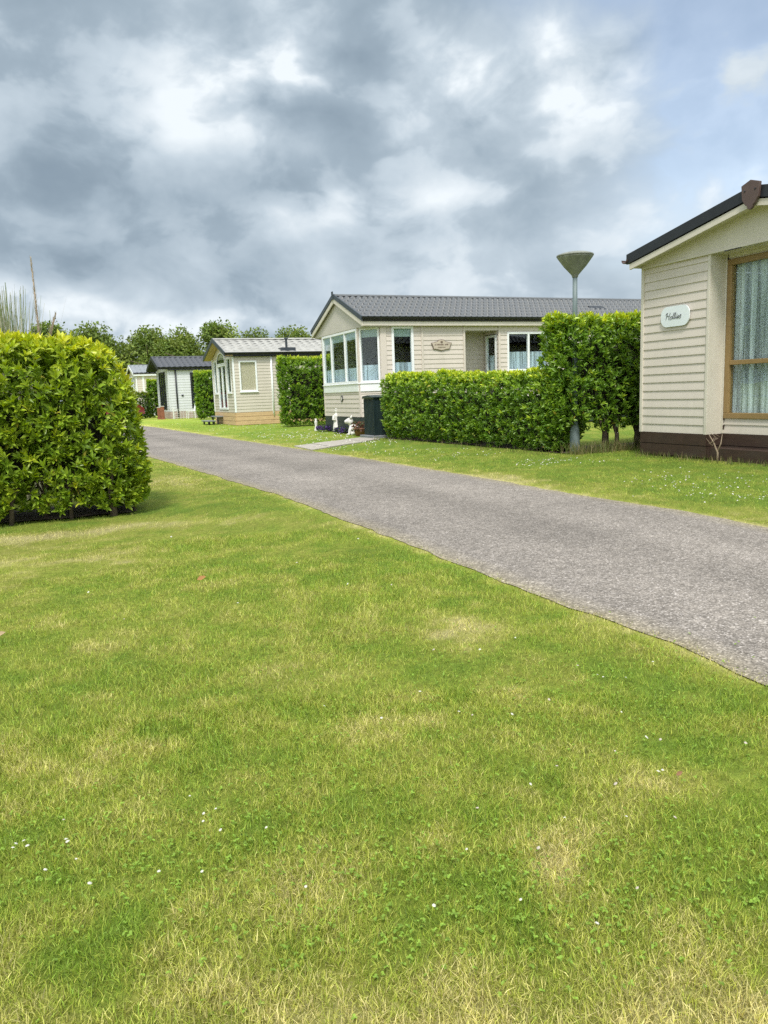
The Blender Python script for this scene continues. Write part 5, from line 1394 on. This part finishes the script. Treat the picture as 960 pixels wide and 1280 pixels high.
# ------------------------------------------------------------------ garden ornaments
def ornaments():
    # tall statue: robed figure
    o=MB(); c=(0,0,0)
    o.lathe([(.10,-.02),(.115,.02),(.11,.07),(.125,.10),(.12,.16),(.10,.26),(.085,.36),(.088,.42),(.10,.46),(.082,.50),(.04,.525),(.036,.545),(.055,.575),(.06,.61),(.05,.645),(.02,.665)],c,16)
    o.tube([(.09,0,.46),(.12,-.05,.36),(.05,-.1,.33)],[.032,.028,.022],8); o.tube([(-.09,0,.46),(-.12,-.05,.36),(-.05,-.1,.34)],[.032,.028,.022],8)
    o.lathe([(.03,0),(.055,.02),(.03,.05)],(0,-.015,.62),10)
    st=o.build('statue',M['stone'],None,True); st.location=(-1.22,21.7,0); st.rotation_euler=(0,0,.2)
    tag(st,'tall slim white stone garden statue by the dark skirting','statue')
    # sitting dog figure, head turned left
    d=MB()
    d.lathe([(.11,0),(.135,.03),(.13,.07),(.10,.13),(.06,.19)],(.06,0,.0),16)
    d.tube([(.20,0,.06),(.12,0,.13),(.02,0,.20),(-.03,0,.27)],[.06,.095,.085,.06],12)
    d.tube([(-.02,0,.26),(-.05,0,.34),(-.07,-.0,.375)],[.06,.085,.088],12); d.tube([(-.06,-.0,.37),(-.15,-.02,.345),(-.19,-.025,.335)],[.085,.058,.04],10)
    d.tube([(-.03,-.06,.42),(.0,-.085,.50)],[.034,.010],6); d.tube([(-.03,.06,.42),(.0,.085,.50)],[.034,.010],6)
    for y in (-.06,.06): d.tube([(-.03,y,.22),(-.07,y,.12),(-.08,y,.02),(-.13,y,.018)],[.042,.034,.028,.026],8)
    d.tube([(.18,0,.06),(.27,.02,.05),(.33,.05,.10)],[.035,.026,.012],6)
    for y in (-.1,.1): d.tube([(.12,y,.11),(.03,y*1.15,.06),(-.04,y*1.1,.02)],[.07,.05,.03],8)
    dg=d.build('dog_ornament',M['stone'],None,True); dg.location=(-.74,20.0,.0); dg.rotation_euler=(0,0,.1)
    tag(dg,'white stone sitting dog ornament beside the planter and store bin','garden ornament')
    p=MB(); p.lathe([(.06,-.02),(.06,.03),(.045,.05),(.035,.15),(.045,.24),(.05,.27),(.03,.30),(.035,.33),(.02,.36)],n=12)
    q=p.build('post_ornament',M['stone'],None,True); q.location=(-1.93,23.1,0); tag(q,'small slim white ornament at the far corner of the bay','garden ornament')
    # purple flowers
    def flowers(name,label,x,y,rx,ry,n,cols,h,cat):
        r=np.random.default_rng(int(abs(x*100))); V=[];T=[];C=[];b=0
        for i in range(n):
            g=r.uniform(0,2*PI); rr=math.sqrt(r.random()); px=x+rx*rr*math.cos(g); py=y+ry*rr*math.sin(g); pz=h*r.uniform(.3,1.)
            col=np.array(cols[r.integers(len(cols))])*r.uniform(.6,1.3); s=r.uniform(.012,.03)
            nrm=r.normal(0,1,3); nrm/=np.linalg.norm(nrm); a=np.cross(nrm,[0.3,.1,1]); a/=np.linalg.norm(a); bb=np.cross(nrm,a)
            for q in range(5):
                w=2*PI*q/5; V.append(np.array([px,py,pz])+s*(a*math.cos(w)+bb*math.sin(w))); C.append(col)
            T+=[(b,b+1,b+2),(b,b+2,b+3),(b,b+3,b+4)]; b+=5
        V=np.array(V); o=np_mesh(name,V-np.array([x,y,0]),np.array(T),M['petal'],tint=np.array(C)); o.location=(x,y,0); tag(o,label,cat); return o
    PU=[(.10,.05,.22),(.14,.06,.30),(.06,.04,.13),(.05,.09,.03),(.06,.10,.03)]
    flowers('flower_clump','purple flowers between slim ornament and tall statue',-1.62,22.5,.26,.45,700,PU,.16,'flowers')
    flowers('flower_clump','purple flowers between tall statue and dog ornament',-1.05,21.0,.22,.45,700,PU,.16,'flowers')
    t=MB(); t.lathe([(.13,0),(.19,.17),(.205,.17),(.205,.20),(.185,.20),(.17,.17)],n=16); pr=empty('flower_pot',(-.5,19.35,0)); tag(pr,'terracotta bowl of reddish dried plants in front of store bin','flower pot')
    t.build('pot',M['terracotta'],pr,True)
    fl=flowers('plants','',-.5,19.35,.24,.24,420,[(.16,.07,.05),(.20,.12,.06),(.10,.05,.05),(.08,.11,.04)],.36,'x'); 
    for k in list(fl.keys()): del fl[k]
    fl.location=(0,0,0); fl.parent=pr
ornaments()

def dead_bush():
    r=random.Random(9); o=MB(); base=V3((0,0,-.02))
    o.tube([base,(.0,.0,.12),(-.06,0,.26),(-.12,.0,.36)],[.016,.013,.009,.004],6); o.tube([(0,0,.14),(.03,-.02,.24),(.045,-.02,.36)],[.011,.007,.003],6)
    for k in range(9):
        p=V3((r.uniform(-.1,.04),0,r.uniform(.18,.34))); o.tube([p,p+V3((r.uniform(-.1,.1),r.uniform(-.06,.06),r.uniform(.02,.1)))],[.004,.0015],4)
    b=o.build('dead_bush',M['deadwood'],None,True); b.location=(4.38,10.02,0); tag(b,'bare dead forked twig standing against the brown skirting','dead plant')
dead_bush()

def fallen_leaves():
    for x,y,c,lab,s in ((-1.07,4.24,(.40,.20,.07),'orange fallen leaf lying on the lawn below the lane',.055),(.73,1.86,(.28,.15,.08),'reddish brown fallen leaf on the pale patch of near grass',.022),(-1.75,3.3,(.45,.33,.2),'pale tan fallen leaf on the left of the lawn',.05)):
        v,t,k=leaves(np.array([[0,0,.045]]),np.array([[1.,.3,.35]]),np.array([[0,-.8,.6]]),np.array([s]),np.array([s*.5]))
        o=np_mesh('fallen_leaf',v,t,M['petal'],tint=np.tile(c,(len(v),1))); o.location=(x,y,0); tag(o,lab,'leaf')
fallen_leaves()

# ------------------------------------------------------------------ far garden things
def far_things():
    a=math.radians(-65)
    r=empty('wire_fence',(-12.3,44.4,0),a+PI/2); tag(r,'low white wire fence in front of the grey home','fence')
    mb=MB()
    for k in range(12): mb.tube([(.5+k*.16,-.3,0),(.5+k*.16,-.3,.55)],.008,4)
    for z in (.08,.2,.32,.44,.54): mb.tube([(.45,-.3,z),(2.35,-.3,z)],.007,4)
    mb.build('wire_panel',M['wire'],r)
    for x in (.42,2.38):
        p=MB(); p.box(x-.03,x+.03,-.33,-.27,0,.62); p.build('post',M['wire'],r)
    for (x,y,lab,hh) in ((-12.42,44.35,'rusty brown square post nearer the black downpipe',.72),(-12.78,44.9,'rusty brown square post left of the other by grey home',.66)):
        mb=MB(); mb.box(-.09,.09,-.09,.09,-.02,hh,0); mb.box(-.105,.105,-.105,.105,hh,hh+.04,1); mb.box(-.11,.11,-.11,.11,-.02,.06,0)
        o=mb.build('garden_post',[M['rust'],M['greige']],None,bevel=.01); o.location=(x,y,0); o.rotation_euler=(0,0,a); tag(o,lab,'post')
    c=empty('garden_chair',(-10.75,44.1,0),a); tag(c,'white garden chair half hidden behind narrow dark hedge','chair')
    s=MB(); s.box(-.22,.22,-.22,.22,.40,.43); s.build('seat',M['white'],c,bevel=.01)
    b=MB(); b.ext([(-.21,.20,.43),(.21,.20,.43),(.21,.30,.88),(-.21,.30,.88)],(0,.02,.0)); b.build('backrest',M['white'],c)
    for x in (-.19,.19):
        for y in (-.19,.19): l=MB(); l.tube([(x,y,.40),(x*1.1,y*1.1,0)],.016,6); l.build('leg',M['white'],c)
far_things()

def car():
    o=empty('parked_car',(-16.6,47.6,0),math.radians(-65+90)); tag(o,'dark red parked car partly hidden by the near laurel hedge','car')
    # local x = forward
    L=[(-1.95,.35),(-1.98,.62),(-1.9,.92),(-1.55,.97),(-1.1,1.38),(-.2,1.44),(.35,1.36),(.95,.98),(1.7,.84),(1.95,.66),(1.98,.35)]
    mb=MB(); 
    n=len(L); sec=[(-.82,1.),(-.72,1.012),(0,1.018),(.72,1.012),(.82,1.)]
    vs=[];fs=[]
    for y,_ in sec:
        for x,z in L:
            k=1.0 if z<.98 else (1-.18*(z-.98)/.46)
            yy=y*k*(1-.06*abs(x/2)**3); zz=z*(1.0 if abs(y)<.75 else .985); vs.append((x,yy,zz))
    for j in range(len(sec)-1):
        for i in range(n-1): fs.append((j*n+i,j*n+i+1,(j+1)*n+i+1,(j+1)*n+i))
        fs.append((j*n,(j+1)*n,(j+1)*n+n-1,j*n+n-1))
    fs.append(tuple(range(n))); fs.append(tuple(range(len(sec)*n-1,(len(sec)-1)*n-1,-1)))
    mb.add(vs,fs); body=mb.build('body',M['red_car'],o,True,bevel=.03)
    g=MB(); g.add([(.40,-.62,1.345),(.40,.62,1.345),(.93,.70,1.005),(.93,-.70,1.005)],[(0,1,2,3)]); g.v=[(x+.02,y,z+.02) for x,y,z in g.v]; g.build('windscreen',M['black'],o)
    for s in (-1,1):
        w=MB(); w.add([(-1.05,s*.70,1.33),(.28,s*.70,1.31),(.85,s*.80,1.0),(-1.45,s*.80,1.0)],[(0,1,2,3)]); w.v=[(x,y+s*.025,z) for x,y,z in w.v]; w.build('side_window',M['black'],o)
        hl=MB(); hl.ext([(1.80,s*.45,.70),(1.80,s*.72,.70),(1.72,s*.74,.82),(1.78,s*.48,.80)],(.14,0,-.02)); hl.build('headlight',M['lampglass'],o)
        tl=MB(); tl.box(-1.99,-1.86,s*.6-.1,s*.6+.1,.68,.88); tl.build('tail_light',M['rust'],o)
    np_=MB(); np_.box(1.96,1.99,-.26,.26,.42,.53); np_.build('number_plate',M['white'],o)
    for x in (-1.25,1.25):
        for s in (-1,1):
            t=MB(); c=V3((x,s*.72,.31)); ring=[(x+.31*math.cos(q),s*.66,.31+.31*math.sin(q)) for q in np.linspace(0,2*PI,24,endpoint=False)]; t.ext(ring,(0,s*.19,0)); wl=t.build('wheel',M['rubber'],o)
            r=MB(); r.ext([(x+.19*math.cos(q),s*.852,.31+.19*math.sin(q)) for q in np.linspace(0,2*PI,24,endpoint=False)],(0,s*.008,0)); r.build('rim',M['chrome'],wl)
car()

# ------------------------------------------------------------------ render settings
scene.render.engine='CYCLES'
scene.cycles.max_bounces=6; scene.cycles.sample_clamp_indirect=4.0; scene.cycles.transparent_max_bounces=12
scene.cycles.use_denoising=False
scene.render.film_transparent=False
